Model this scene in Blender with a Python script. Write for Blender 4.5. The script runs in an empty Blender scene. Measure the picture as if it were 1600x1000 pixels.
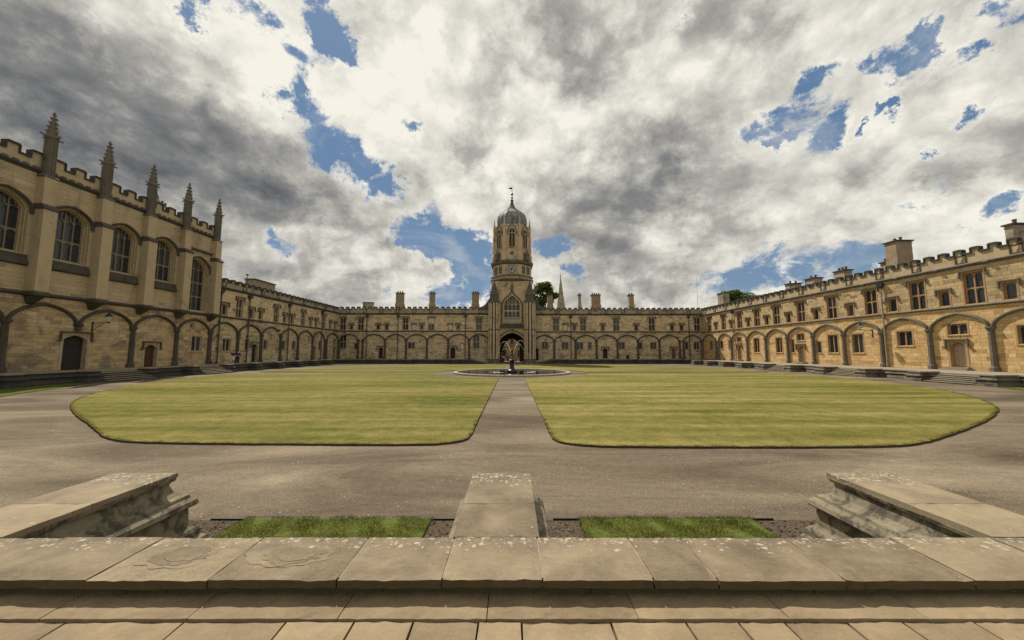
import bpy, bmesh, math, random
from mathutils import Vector, Matrix
R = random.Random(11)
rad = math.radians
sc = bpy.context.scene
COL = sc.collection

# ------------------------------------------------------------------ camera
CAM_H = 2.55
PITCH = 5.0727
cam = bpy.data.cameras.new('camera')
cam.lens = 12.42
cam.sensor_width = 36.0
cam.clip_start = 0.05
cam.clip_end = 3000.0
camo = bpy.data.objects.new('camera', cam)
camo.location = (0, 0, CAM_H)
camo.rotation_euler = (rad(90 + PITCH), 0, 0)
COL.objects.link(camo)
sc.camera = camo

# ------------------------------------------------------------------ sun and sky
SUN = Vector((-0.38, 0.73, 1.0)).normalized()          # direction towards the sun
SUN_ELEV = math.asin(SUN.z)
SUN_ROT = math.atan2(SUN.x, SUN.y)
sl = bpy.data.lights.new('sun', 'SUN')
sl.energy = 4.9
sl.angle = rad(0.55)
sl.color = (1.0, 0.93, 0.82)
so = bpy.data.objects.new('sun', sl)
so.rotation_euler = (-SUN).to_track_quat('-Z', 'Y').to_euler()
so.location = (-30, 60, 80)
COL.objects.link(so)

sc.view_settings.view_transform = 'Standard'
sc.view_settings.look = 'None'
sc.view_settings.gamma = 1.0
sc.view_settings.use_curve_mapping = False
sc.cycles.use_denoising = False
sc.view_settings.exposure = 0.30

# cloud cover by direction: gaps of blue, grey undersides and bright tops (x, y, z, sharpness, amount)
HOLES = [(-0.546, 0.576, 0.608, 1232.4, 1), (-0.486, 0.609, 0.626, 943.3, 1), (-0.447, 0.665, 0.599, 609.1, 1), (-0.385, 0.654, 0.651, 506.7, 1), (-0.366, 0.681, 0.635, 720.2, 1), (-0.461, 0.704, 0.539, 772.7, 0.9), (-0.438, 0.752, 0.492, 372.3, 1), (-0.406, 0.793, 0.455, 363.4, 1), (-0.352, 0.829, 0.435, 404.8, 1), (-0.314, 0.854, 0.415, 640.6, 0.8), (-0.248, 0.813, 0.527, 1662.5, 0.9), (-0.19, 0.932, 0.309, 165.4, 1), (-0.273, 0.921, 0.279, 315.5, 0.9), (-0.392, 0.884, 0.256, 610.8, 0.7), (-0.528, 0.814, 0.242, 773.1, 0.8), (-0.115, 0.958, 0.263, 204.5, 1), (-0.099, 0.979, 0.177, 271.4, 1), (-0.195, 0.967, 0.166, 154.7, 0.9), (-0.34, 0.926, 0.164, 642.6, 0.6), (0.12, 0.955, 0.271, 419.5, 0.9), (0.163, 0.96, 0.227, 676.6, 0.8), (0.568, 0.673, 0.474, 887.9, 1), (0.618, 0.658, 0.43, 957.7, 1), (0.52, 0.706, 0.48, 1761.8, 0.9), (0.564, 0.635, 0.528, 1570.7, 0.9), (0.661, 0.567, 0.492, 936.5, 1), (0.681, 0.537, 0.498, 2037.7, 0.8), (0.348, 0.656, 0.67, 4746.0, 0.9), (0.676, 0.604, 0.421, 4768.6, 0.9), (0.555, 0.707, 0.439, 4951.2, 0.8), (0.756, 0.528, 0.388, 2259.2, 0.9), (0.714, 0.534, 0.453, 2957.2, 0.7), (0.741, 0.486, 0.464, 2615.4, 0.7), (0.739, 0.581, 0.342, 4828.4, 0.8), (0.628, 0.594, 0.504, 2696.7, 0.6), (0.611, 0.773, 0.169, 197.9, 1), (0.688, 0.704, 0.177, 379.7, 0.9), (0.534, 0.831, 0.158, 317.3, 0.9), (0.738, 0.615, 0.277, 1078.5, 0.8), (0.794, 0.558, 0.24, 1118.6, 0.9), (0.768, 0.608, 0.199, 910.6, 0.7), (0.451, 0.878, 0.159, 480.6, 0.5), (0.723, 0.475, 0.502, 2690.4, 0.6),
         # small cloud bars inside the gaps
         (-0.396, 0.898, 0.192, 594.5, -0.9), (-0.33, 0.92, 0.211, 646.5, -1), (-0.268, 0.938, 0.222, 726.1, -1), (-0.194, 0.956, 0.219, 686.1, -1), (-0.116, 0.97, 0.215, 797.9, -0.9), (-0.306, 0.918, 0.252, 1445.0, -0.6), (-0.163, 0.92, 0.357, 739.5, -0.5), (-0.423, 0.656, 0.625, 4134.6, -0.7), (-0.388, 0.803, 0.453, 3521.3, -0.5), (0.59, 0.663, 0.46, 5798.8, -0.5), (0.669, 0.554, 0.495, 8880.7, -0.5), (0.66, 0.731, 0.173, 1495.4, -0.4)]
DARK = [(-0.732, 0.562, 0.385, 24.6, 1), (-0.613, 0.688, 0.388, 46.3, 0.9), (-0.492, 0.795, 0.355, 84.3, 0.7), (-0.733, 0.493, 0.47, 66.5, 0.6), (0.087, 0.744, 0.662, 48.9, 0.7), (0.384, 0.812, 0.439, 128.6, 1), (0.263, 0.874, 0.408, 83.4, 0.7), (0.172, 0.924, 0.341, 72.9, 0.5), (-0.106, 0.859, 0.502, 361.3, 0.6), (-0.231, 0.875, 0.425, 448.7, 0.5), (-0.313, 0.882, 0.351, 161.6, 0.6), (0.338, 0.916, 0.217, 31.6, 0.4), (-0.397, 0.9, 0.179, 160.5, 0.35), (-0.555, 0.816, 0.163, 148.4, 0.45), (0.474, 0.637, 0.608, 107.7, 0.35), (0.696, 0.636, 0.334, 121.6, 0.25), (0.78, 0.541, 0.316, 417.4, 0.3)]
BRIGHT = [(-0.293, 0.759, 0.581, 70.3, 0.8), (-0.49, 0.665, 0.564, 221.7, 0.9), (-0.554, 0.602, 0.574, 280.6, 0.6), (-0.14, 0.717, 0.683, 79.7, 0.6), (-0.404, 0.755, 0.517, 366.4, 0.7), (-0.213, 0.791, 0.574, 142.2, 0.6), (-0.342, 0.87, 0.355, 261.8, 0.6), (0.0, 0.833, 0.553, 91.7, 0.4), (0.158, 0.83, 0.535, 126.4, 0.3), (-0.488, 0.819, 0.302, 140.4, 0.4)]

class NT:
    """small helper to write node trees"""
    def __init__(s, tree):
        s.t = tree
    def n(s, typ, **kw):
        nd = s.t.nodes.new(typ)
        for k, v in kw.items():
            setattr(nd, k, v)
        return nd
    def l(s, a, b):
        s.t.links.new(a, b)
    def put(s, sock, v):
        if hasattr(v, 'is_output'):
            s.l(v, sock)
        elif v is not None:
            sock.default_value = v
    def math(s, op, a, b=None, c=None, clamp=False):
        nd = s.n('ShaderNodeMath', operation=op, use_clamp=clamp)
        for i, v in enumerate((a, b, c)):
            if v is not None:
                s.put(nd.inputs[i], v)
        return nd.outputs[0]
    def vmath(s, op, a, b=None, out=0):
        nd = s.n('ShaderNodeVectorMath', operation=op)
        s.put(nd.inputs[0], a)
        if b is not None:
            s.put(nd.inputs[1], b)
        return nd.outputs[out]
    def noise(s, vec, scale, detail=4, rough=0.5, dist=0.0, dim='3D'):
        nd = s.n('ShaderNodeTexNoise', noise_dimensions=dim)
        s.put(nd.inputs['Vector'], vec)
        nd.inputs['Scale'].default_value = scale
        nd.inputs['Detail'].default_value = detail
        nd.inputs['Roughness'].default_value = rough
        nd.inputs['Distortion'].default_value = dist
        return nd.outputs['Fac']
    def maprange(s, v, a, b, c=0.0, d=1.0, smooth=False):
        nd = s.n('ShaderNodeMapRange', interpolation_type='SMOOTHSTEP' if smooth else 'LINEAR')
        s.put(nd.inputs[0], v)
        for i, x in enumerate((a, b, c, d)):
            s.put(nd.inputs[1 + i], x)
        return nd.outputs[0]
    def mix(s, fac, a, b, mode='MIX'):
        nd = s.n('ShaderNodeMix', data_type='RGBA', blend_type=mode)
        s.put(nd.inputs[0], fac)
        for k, v in ((6, a), (7, b)):
            if isinstance(v, tuple) and len(v) == 3:
                v = v + (1.0,)
            s.put(nd.inputs[k], v)
        return nd.outputs[2]
    def ramp(s, fac, stops, interp='LINEAR'):
        nd = s.n('ShaderNodeValToRGB')
        cr = nd.color_ramp
        cr.interpolation = interp
        while len(cr.elements) < len(stops):
            cr.elements.new(0.5)
        for e, (p, c) in zip(cr.elements, stops):
            e.position = p
            e.color = tuple(c) + (1.0,) if len(c) == 3 else c
        s.put(nd.inputs[0], fac)
        return nd.outputs[0]
    def comb(s, x, y, z):
        nd = s.n('ShaderNodeCombineXYZ')
        for i, v in enumerate((x, y, z)):
            s.put(nd.inputs[i], v)
        return nd.outputs[0]
    def sep(s, v):
        nd = s.n('ShaderNodeSeparateXYZ')
        s.l(v, nd.inputs[0])
        return nd.outputs

SKY_STRENGTH = 0.1
def build_world():
    w = bpy.data.worlds.new('World')
    sc.world = w
    w.use_nodes = True
    w.node_tree.nodes.clear()
    T = NT(w.node_tree)
    out = T.n('ShaderNodeOutputWorld')
    bg = T.n('ShaderNodeBackground')
    bg.inputs['Strength'].default_value = SKY_STRENGTH
    T.l(bg.outputs[0], out.inputs[0])
    sky = T.n('ShaderNodeTexSky', sky_type='NISHITA')
    sky.sun_disc = False
    sky.sun_elevation = SUN_ELEV
    sky.sun_rotation = SUN_ROT
    sky.altitude = 60
    sky.air_density = 1.0
    sky.dust_density = 0.6
    sky.ozone_density = 2.0
    d = T.n('ShaderNodeTexCoord').outputs['Generated']
    d = T.vmath('NORMALIZE', d)
    x, y, z = T.sep(d)
    zz = T.math('ADD', T.math('MAXIMUM', z, 0.0), 0.38)
    plane = T.comb(T.math('DIVIDE', x, zz), T.math('DIVIDE', y, zz), 0.0)
    warp = T.n('ShaderNodeTexNoise')
    T.put(warp.inputs['Vector'], plane)
    warp.inputs['Scale'].default_value = 1.3
    warp.inputs['Detail'].default_value = 3
    wv = T.vmath('SUBTRACT', warp.outputs['Color'], (0.5, 0.5, 0.5))
    pw = T.vmath('ADD', plane, T.vmath('MULTIPLY', wv, (0.35, 0.35, 0.35)))
    # direction jittered by fine noise so that the cloud edges are ragged
    jn = T.n('ShaderNodeTexNoise')
    T.put(jn.inputs['Vector'], d)
    jn.inputs['Scale'].default_value = 9.0
    jn.inputs['Detail'].default_value = 9
    jn.inputs['Roughness'].default_value = 0.70
    jv = T.vmath('MULTIPLY', T.vmath('SUBTRACT', jn.outputs['Color'], (0.5, 0.5, 0.5)), (0.22, 0.22, 0.19))
    dj = T.vmath('NORMALIZE', T.vmath('ADD', d, jv))
    def blobs(dirv, lst):
        tot = None
        for bx_, by_, bz_, k, a in lst:
            v = Vector((bx_, by_, bz_)).normalized()
            dt = T.vmath('DOT_PRODUCT', dirv, tuple(v), out=1)
            e = T.math('EXPONENT', T.math('MULTIPLY_ADD', dt, 2 * k, -2 * k))
            tot = T.math('MULTIPLY', e, a) if tot is None else T.math('MULTIPLY_ADD', e, a, tot)
        return tot
    hole = T.math('MINIMUM', blobs(dj, HOLES), 1.2)
    tear = T.noise(T.vmath('MULTIPLY', d, (1.0, 1.0, 1.7)), 11.0, 8, 0.66, 0.5)
    hole = T.math('MULTIPLY', hole, T.maprange(tear, 0.34, 0.62, 0.45, 1.25))
    dark = T.math('MINIMUM', blobs(dj, DARK), 1.25)
    bright = T.math('MINIMUM', blobs(dj, BRIGHT), 1.1)
    n1 = T.noise(pw, 1.7, 9, 0.6)
    puff = T.vmath('ADD', T.vmath('MULTIPLY', d, (5.2, 5.2, 7.5)), T.vmath('MULTIPLY', wv, (0.9, 0.9, 0.9)))
    n2 = T.noise(T.vmath('ADD', puff, (7.3, 2.1, 4.0)), 1.5, 10, 0.66)
    vo = T.n('ShaderNodeTexVoronoi', feature='SMOOTH_F1')
    T.put(vo.inputs['Vector'], T.vmath('ADD', puff, T.vmath('MULTIPLY', T.vmath('SUBTRACT', jn.outputs['Color'], (0.5, 0.5, 0.5)), (0.9, 0.9, 0.9))))
    vo.inputs['Scale'].default_value = 2.6
    vo.inputs['Smoothness'].default_value = 0.5
    billow = T.maprange(vo.outputs['Distance'], 0.1, 0.75, 1.0, 0.0)
    soft = T.noise(T.vmath('ADD', pw, (3.1, 9.4, 0.0)), 0.9, 4, 0.5)
    # light comes from the sun side: compare thickness here with thickness a step nearer the sun
    sv = Vector((SUN.x, SUN.y, 0)) * 0.16
    n1s = T.noise(T.vmath('ADD', pw, tuple(sv)), 1.7, 9, 0.6)
    relief = T.math('SUBTRACT', n1, n1s)
    dens = T.math('ADD', T.math('MULTIPLY', n1, 0.62), T.math('MULTIPLY', n2, 0.48))
    dens = T.math('MULTIPLY_ADD', billow, 0.12, dens)
    dens = T.math('SUBTRACT', dens, T.math('MULTIPLY', hole, 0.50))
    cover = T.maprange(dens, 0.20, 0.45, 0.0, 1.0, True)
    edge = T.maprange(dens, 0.30, 0.60, 1.0, 0.0, True)
    b = T.math('MULTIPLY_ADD', n2, 1.35, -0.17)
    b = T.math('MULTIPLY_ADD', billow, 0.36, b)
    b = T.math('MULTIPLY_ADD', relief, 1.6, b)
    b = T.math('MULTIPLY_ADD', soft, 0.35, b)
    b = T.math('MULTIPLY_ADD', bright, 0.27, b)
    b = T.math('MULTIPLY_ADD', dark, -0.40, b)
    b = T.math('MULTIPLY_ADD', edge, 0.24, b)
    k = 1.0 / SKY_STRENGTH
    def c(r, g, bl):
        return (r * k, g * k, bl * k)
    cloud = T.ramp(T.maprange(b, 0.05, 1.15), [(0.0, (0.098, 0.104, 0.112)), (0.26, (0.195, 0.196, 0.193)), (0.50, (0.355, 0.345, 0.315)), (0.74, (0.57, 0.552, 0.495)), (1.0, (0.75, 0.725, 0.645))])
    cloud = T.mix(1.0, cloud, (k, k, k), 'MULTIPLY')
    blue = T.mix(0.9, sky.outputs[0], c(0.088, 0.168, 0.29))
    blue = T.mix(T.maprange(z, 0.05, 0.45, 0.45, 0.0), blue, c(0.24, 0.32, 0.40))
    wisp = T.noise(T.vmath('ADD', pw, (1.7, 5.2, 0.0)), 2.6, 8, 0.68, 0.6)
    blue = T.mix(T.maprange(wisp, 0.46, 0.78, 0.0, 0.6, True), blue, c(0.55, 0.56, 0.55))
    col = T.mix(cover, blue, cloud)
    # below the horizon: dull ground tone
    col = T.mix(T.maprange(z, -0.06, -0.005), c(0.12, 0.11, 0.09), col)
    T.l(col, bg.inputs['Color'])
build_world()

# ------------------------------------------------------------------ helpers
class MB:
    """collects faces; build() links them as one mesh object"""
    def __init__(s):
        s.v, s.f, s.t = [], [], []
    def add(s, vs, fs, tint=0.0):
        o = len(s.v)
        s.v += [tuple(p) for p in vs]
        s.f += [tuple(i + o for i in f) for f in fs]
        s.t += [tint] * len(fs)
        return s
    def box(s, x0, x1, y0, y1, z0, z1, tint=0.0):
        return s.add([(x0, y0, z0), (x1, y0, z0), (x1, y1, z0), (x0, y1, z0), (x0, y0, z1), (x1, y0, z1), (x1, y1, z1), (x0, y1, z1)],
                     [(0, 3, 2, 1), (4, 5, 6, 7), (0, 1, 5, 4), (1, 2, 6, 5), (2, 3, 7, 6), (3, 0, 4, 7)], tint)
    def prism(s, poly, y0, y1, tint=0.0):
        """polygon in (x, z), counter-clockwise seen from -y, extruded from y0 to y1"""
        n = len(poly)
        vs = [(p[0], y0, p[1]) for p in poly] + [(p[0], y1, p[1]) for p in poly]
        fs = [tuple(range(n)), tuple(range(2 * n - 1, n - 1, -1))]
        fs += [(i, i + n, (i + 1) % n + n, (i + 1) % n) for i in range(n)]
        return s.add(vs, fs, tint)
    def loft(s, rings, cap0=True, cap1=True, tint=0.0):
        n = len(rings[0])
        vs = [p for r in rings for p in r]
        fs = []
        for j in range(len(rings) - 1):
            for i in range(n):
                k = (i + 1) % n
                fs.append((j * n + i, j * n + k, (j + 1) * n + k, (j + 1) * n + i))
        if cap0:
            fs.append(tuple(range(n - 1, -1, -1)))
        if cap1:
            m = (len(rings) - 1) * n
            fs.append(tuple(range(m, m + n)))
        return s.add(vs, fs, tint)
    def lathe(s, prof, n=16, cx=0, cy=0, phase=0.0, tint=0.0, sx=1.0, sy=1.0):
        rings = []
        for r, z in prof:
            rings.append([(cx + sx * r * math.cos(phase + 2 * math.pi * i / n), cy + sy * r * math.sin(phase + 2 * math.pi * i / n), z) for i in range(n)])
        return s.loft(rings, tint=tint)
    def tube(s, pts, r, n=6, tint=0.0):
        pts = [Vector(p) for p in pts]
        rr = r if isinstance(r, (list, tuple)) else [r] * len(pts)
        rings = []
        up = None
        for i, p in enumerate(pts):
            a = pts[max(0, i - 1)]
            b = pts[min(len(pts) - 1, i + 1)]
            t = (b - a).normalized()
            if up is None:
                up = Vector((0, 0, 1)) if abs(t.z) < 0.9 else Vector((1, 0, 0))
            e1 = t.cross(up).normalized()
            e2 = e1.cross(t).normalized()
            up = e2
            rings.append([tuple(p + rr[i] * (math.cos(2 * math.pi * k / n) * e1 + math.sin(2 * math.pi * k / n) * e2)) for k in range(n)])
        return s.loft(rings, tint=tint)
    def sweep(s, path, prof, tint=0.0):
        """open profile (a, y) swept along a path in (x, z); a is measured to the left of travel"""
        n = len(prof)
        vs = []
        for i, p in enumerate(path):
            a = path[max(0, i - 1)]
            b = path[min(len(path) - 1, i + 1)]
            dx, dz = b[0] - a[0], b[1] - a[1]
            m = math.hypot(dx, dz) or 1.0
            nx, nz = -dz / m, dx / m
            for q in prof:
                vs.append((p[0] + nx * q[0], q[1], p[1] + nz * q[0]))
        fs = []
        for i in range(len(path) - 1):
            for j in range(n - 1):
                fs.append((i * n + j, i * n + j + 1, (i + 1) * n + j + 1, (i + 1) * n + j))
        e = (len(path) - 1) * n
        fs.append(tuple(range(n - 1, -1, -1)))
        fs.append(tuple(range(e, e + n)))
        return s.add(vs, fs, tint)
    def mesh(s, name, mat=None, smooth=False, fix=True):
        me = bpy.data.meshes.new(name)
        me.from_pydata(s.v, [], s.f)
        if fix:
            bm = bmesh.new()
            bm.from_mesh(me)
            bmesh.ops.recalc_face_normals(bm, faces=bm.faces)
            bm.to_mesh(me)
            bm.free()
        if any(s.t):
            at = me.attributes.new('tint', 'FLOAT', 'FACE')
            at.data.foreach_set('value', s.t)
        if smooth:
            me.polygons.foreach_set('use_smooth', [True] * len(me.polygons))
        if mat:
            me.materials.append(mat)
        me.update()
        return me
    def build(s, name, mat, parent=None, loc=None, smooth=False, fix=True):
        return link(name, s.mesh(name, mat, smooth, fix), parent, loc)

def link(name, data, parent=None, loc=None, rot=None, scale=None):
    o = bpy.data.objects.new(name, data)
    COL.objects.link(o)
    if parent is not None:
        o.parent = parent
    if loc is not None:
        o.location = loc
    if rot is not None:
        o.rotation_euler = rot
    if scale is not None:
        o.scale = scale
    return o

def tag(o, label=None, cat=None, group=None, kind=None):
    if label:
        o['label'] = label
    if cat:
        o['category'] = cat
    if group:
        o['group'] = group
    if kind:
        o['kind'] = kind
    return o

def thing(name, label, cat, loc=(0, 0, 0), rz=0.0, group=None):
    o = link(name, None, None, loc, (0, 0, rz))
    o.empty_display_size = 0.3
    return tag(o, label, cat, group)

def copy_tree(o, parent=None, loc=None, rz=None):
    c = o.copy()
    COL.objects.link(c)
    c.parent = parent
    if loc is not None:
        c.location = loc
    if rz is not None:
        c.rotation_euler = (0, 0, rz)
    for ch in list(o.children):
        copy_tree(ch, c)
    return c

# ------------------------------------------------------------------ materials
def new_mat(name):
    m = bpy.data.materials.new(name)
    m.use_nodes = True
    m.node_tree.nodes.clear()
    T = NT(m.node_tree)
    out = T.n('ShaderNodeOutputMaterial')
    b = T.n('ShaderNodeBsdfPrincipled')
    T.l(b.outputs[0], out.inputs[0])
    T.pos = T.n('ShaderNodeNewGeometry').outputs['Position']
    return m, T, b

def bump(T, b, h, strength=0.3, dist=0.02, prev=None):
    nd = T.n('ShaderNodeBump')
    nd.inputs['Strength'].default_value = strength
    nd.inputs['Distance'].default_value = dist
    T.put(nd.inputs['Height'], h)
    T.l(nd.outputs[0], b.inputs['Normal'])
    return nd

def stone(name, cols, grime=(0.10, 0.09, 0.075), g_amt=0.5, g_scale=0.35, rough=0.9, b_dist=0.012, g_lo=0.52, g_hi=0.72, fine=9.0):
    """cut stone: 'tint' picks the bed colour of each block, noise adds grain, weathering and stains"""
    m, T, b = new_mat(name)
    at = T.n('ShaderNodeAttribute', attribute_name='tint').outputs['Fac']
    n_f = T.noise(T.pos, fine, 6, 0.62)
    n_m = T.noise(T.pos, 1.3, 5, 0.6)
    f = T.math('ADD', T.math('ADD', at, 0.5), T.math('MULTIPLY_ADD', n_m, 0.5, -0.25))
    f = T.math('MULTIPLY_ADD', n_f, 0.3, T.math('SUBTRACT', f, 0.15))
    k = len(cols) - 1
    col = T.ramp(f, [(i / k, c) for i, c in enumerate(cols)])
    n_g = T.noise(T.pos, g_scale, 7, 0.66, 0.6)
    gm = T.math('MULTIPLY', T.maprange(n_g, g_lo, g_hi, 0, 1, True), g_amt)
    col = T.mix(gm, col, grime)
    sx, sy, sz = T.sep(T.pos)
    run = T.noise(T.comb(T.math('MULTIPLY', sx, 1.7), T.math('MULTIPLY', sy, 1.7), T.math('MULTIPLY', sz, 0.16)), 1.0, 5, 0.65)
    col = T.mix(T.maprange(run, 0.54, 0.74, 0.0, 0.5 * g_amt, True), col, grime)
    sp = T.noise(T.pos, fine * 4, 3, 0.6)
    col = T.mix(T.maprange(sp, 0.3, 0.75, 0.0, 0.28), col, tuple(0.55 * c for c in cols[0]))
    T.l(col, b.inputs['Base Color'])
    b.inputs['Roughness'].default_value = rough
    b.inputs['Specular IOR Level'].default_value = 0.25
    bump(T, b, T.math('MULTIPLY_ADD', n_f, 1.0, T.math('MULTIPLY', sp, 0.4)), 0.6, b_dist)
    return m

def plain(name, col, rough=0.7, metal=0.0, var=0.25, scale=6.0, spec=0.3):
    m, T, b = new_mat(name)
    n = T.noise(T.pos, scale, 5, 0.6)
    c = T.mix(T.maprange(n, 0.3, 0.7), tuple(x * (1 - var) for x in col), tuple(min(1, x * (1 + var)) for x in col))
    T.l(c, b.inputs['Base Color'])
    b.inputs['Roughness'].default_value = rough
    b.inputs['Metallic'].default_value = metal
    b.inputs['Specular IOR Level'].default_value = spec
    return m

M = {}
M['n_wall'] = stone('warm_ashlar', [(0.18, 0.13, 0.072), (0.34, 0.25, 0.135), (0.475, 0.35, 0.187), (0.55, 0.415, 0.235), (0.58, 0.485, 0.34)], (0.20, 0.168, 0.115), 0.45, 0.5, g_lo=0.48, g_hi=0.68)
M['n_wall_low'] = stone('golden_ashlar', [(0.27, 0.165, 0.07), (0.44, 0.285, 0.125), (0.565, 0.395, 0.185), (0.62, 0.45, 0.225), (0.64, 0.515, 0.32)], (0.40, 0.23, 0.085), 0.55, 0.6, g_lo=0.48, g_hi=0.66)
M['w_wall'] = stone('brown_ashlar', [(0.20, 0.155, 0.10), (0.42, 0.325, 0.195), (0.61, 0.475, 0.285), (0.69, 0.55, 0.345), (0.74, 0.645, 0.47)], (0.20, 0.168, 0.12), 0.5, 0.7, g_lo=0.52, g_hi=0.68, fine=5.0)
M['w_wall_low'] = stone('stained_ashlar', [(0.17, 0.135, 0.095), (0.36, 0.28, 0.175), (0.53, 0.415, 0.255), (0.61, 0.49, 0.315), (0.70, 0.60, 0.45)], (0.15, 0.13, 0.105), 0.65, 0.5, g_lo=0.50, g_hi=0.66, fine=5.0)
M['hall_wall'] = stone('pale_ashlar', [(0.27, 0.21, 0.135), (0.395, 0.31, 0.195), (0.48, 0.38, 0.242), (0.53, 0.425, 0.278), (0.565, 0.485, 0.345)], (0.18, 0.138, 0.09), 0.6, 0.35)
M['hall_low'] = stone('ochre_ashlar', [(0.16, 0.13, 0.088), (0.33, 0.245, 0.145), (0.49, 0.355, 0.20), (0.55, 0.42, 0.25), (0.63, 0.53, 0.38)], (0.13, 0.115, 0.092), 0.7, 0.4, g_lo=0.48, g_hi=0.64, fine=6.0)
M['trim'] = stone('dressed_stone', [(0.22, 0.175, 0.12), (0.34, 0.265, 0.175), (0.44, 0.345, 0.225), (0.50, 0.40, 0.265), (0.54, 0.45, 0.31)], (0.12, 0.10, 0.075), 0.5, 0.9)
M['hall_trim'] = stone('grey_dressed_stone', [(0.12, 0.10, 0.072), (0.19, 0.155, 0.11), (0.26, 0.21, 0.145), (0.32, 0.26, 0.18), (0.38, 0.32, 0.23)], (0.10, 0.085, 0.065), 0.5, 0.9)
M['shade_dark'] = stone('shade_darkened_stone', [(0.03, 0.026, 0.02), (0.05, 0.042, 0.032), (0.075, 0.063, 0.047), (0.10, 0.085, 0.063), (0.14, 0.12, 0.09)], (0.03, 0.027, 0.023), 0.5, 0.8)  # gloom of the gate passage and belfry openings put into the stone colour
M['trim_n'] = stone('dressed_warm_stone', [(0.16, 0.10, 0.055), (0.27, 0.175, 0.09), (0.38, 0.25, 0.13), (0.45, 0.31, 0.165), (0.52, 0.40, 0.24)], (0.16, 0.12, 0.08), 0.35, 0.9)
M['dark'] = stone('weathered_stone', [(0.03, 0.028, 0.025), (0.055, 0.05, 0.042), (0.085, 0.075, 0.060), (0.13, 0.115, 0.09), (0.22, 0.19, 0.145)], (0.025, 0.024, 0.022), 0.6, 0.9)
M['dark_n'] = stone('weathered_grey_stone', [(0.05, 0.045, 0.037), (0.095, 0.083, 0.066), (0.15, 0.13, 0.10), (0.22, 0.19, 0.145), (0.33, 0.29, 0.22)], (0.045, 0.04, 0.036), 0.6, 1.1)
M['parapet'] = stone('parapet_stone', [(0.13, 0.11, 0.08), (0.26, 0.215, 0.15), (0.38, 0.315, 0.215), (0.46, 0.385, 0.27), (0.53, 0.46, 0.34)], (0.09, 0.08, 0.066), 0.7, 0.8, g_lo=0.48, g_hi=0.64)
M['parapet_n'] = stone('parapet_warm_stone', [(0.22, 0.18, 0.11), (0.34, 0.27, 0.165), (0.44, 0.35, 0.215), (0.50, 0.41, 0.26), (0.53, 0.46, 0.32)], (0.16, 0.135, 0.10), 0.5, 0.8)
M['cap'] = stone('dark_coping_stone', [(0.03, 0.028, 0.026), (0.045, 0.042, 0.037), (0.065, 0.060, 0.052), (0.095, 0.086, 0.072), (0.15, 0.135, 0.11)], (0.025, 0.024, 0.022), 0.5, 1.5)
M['tower'] = stone('tower_stone', [(0.24, 0.185, 0.115), (0.42, 0.325, 0.195), (0.56, 0.435, 0.265), (0.63, 0.50, 0.315), (0.66, 0.56, 0.39)], (0.13, 0.11, 0.085), 0.65, 0.45, g_lo=0.5, g_hi=0.68)
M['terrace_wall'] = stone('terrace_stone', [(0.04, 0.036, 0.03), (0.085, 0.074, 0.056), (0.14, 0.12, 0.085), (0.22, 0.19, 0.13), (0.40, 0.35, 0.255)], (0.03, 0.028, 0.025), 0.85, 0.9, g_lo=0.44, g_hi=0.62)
M['terrace_dark'] = stone('dark_terrace_stone', [(0.02, 0.019, 0.018), (0.035, 0.032, 0.028), (0.055, 0.05, 0.042), (0.085, 0.076, 0.062), (0.16, 0.14, 0.11)], (0.02, 0.019, 0.018), 0.6, 0.9)  # much darker terrace stone for the left and far walls
M['terrace_floor'] = stone('terrace_paving', [(0.14, 0.12, 0.09), (0.20, 0.17, 0.125), (0.26, 0.22, 0.16), (0.30, 0.26, 0.19), (0.36, 0.32, 0.24)], (0.14, 0.12, 0.095), 0.4, 0.6)
M['lead'] = plain('lead_sheet', (0.20, 0.205, 0.212), 0.7, 0.0, 0.45, 1.2, 0.25)
M['roof'] = plain('slate_roof', (0.09, 0.085, 0.08), 0.7)
M['iron'] = plain('black_iron', (0.02, 0.02, 0.02), 0.5, 0.3)
M['pipe'] = plain('painted_pipe', (0.055, 0.055, 0.055), 0.55, 0.1)
M['pipe_n'] = plain('pale_painted_pipe', (0.30, 0.25, 0.17), 0.6)
M['bronze'] = plain('dark_bronze', (0.035, 0.033, 0.03), 0.4, 0.6, 0.4)
M['oak'] = plain('weathered_oak', (0.17, 0.10, 0.05), 0.75, 0, 0.4, 14)
M['oak_grey'] = plain('silvered_oak', (0.36, 0.29, 0.20), 0.75, 0, 0.3, 14)
M['oak_red'] = plain('red_brown_door', (0.085, 0.04, 0.022), 0.7, 0, 0.4, 12)
M['void'] = plain('unlit_interior_dark', (0.035, 0.03, 0.026), 0.9)  # near-black colour stands for unlit interiors behind doorways and belfry openings
M['brickdark'] = stone('chimney_stone', [(0.14, 0.105, 0.07), (0.24, 0.18, 0.115), (0.34, 0.26, 0.165), (0.42, 0.325, 0.21), (0.47, 0.39, 0.28)], (0.06, 0.053, 0.045), 0.6, 0.9)
M['clay'] = plain('clay_pot', (0.16, 0.09, 0.06), 0.8)
M['blind'] = plain('white_blind', (0.62, 0.58, 0.50), 0.8, 0, 0.1)

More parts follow.
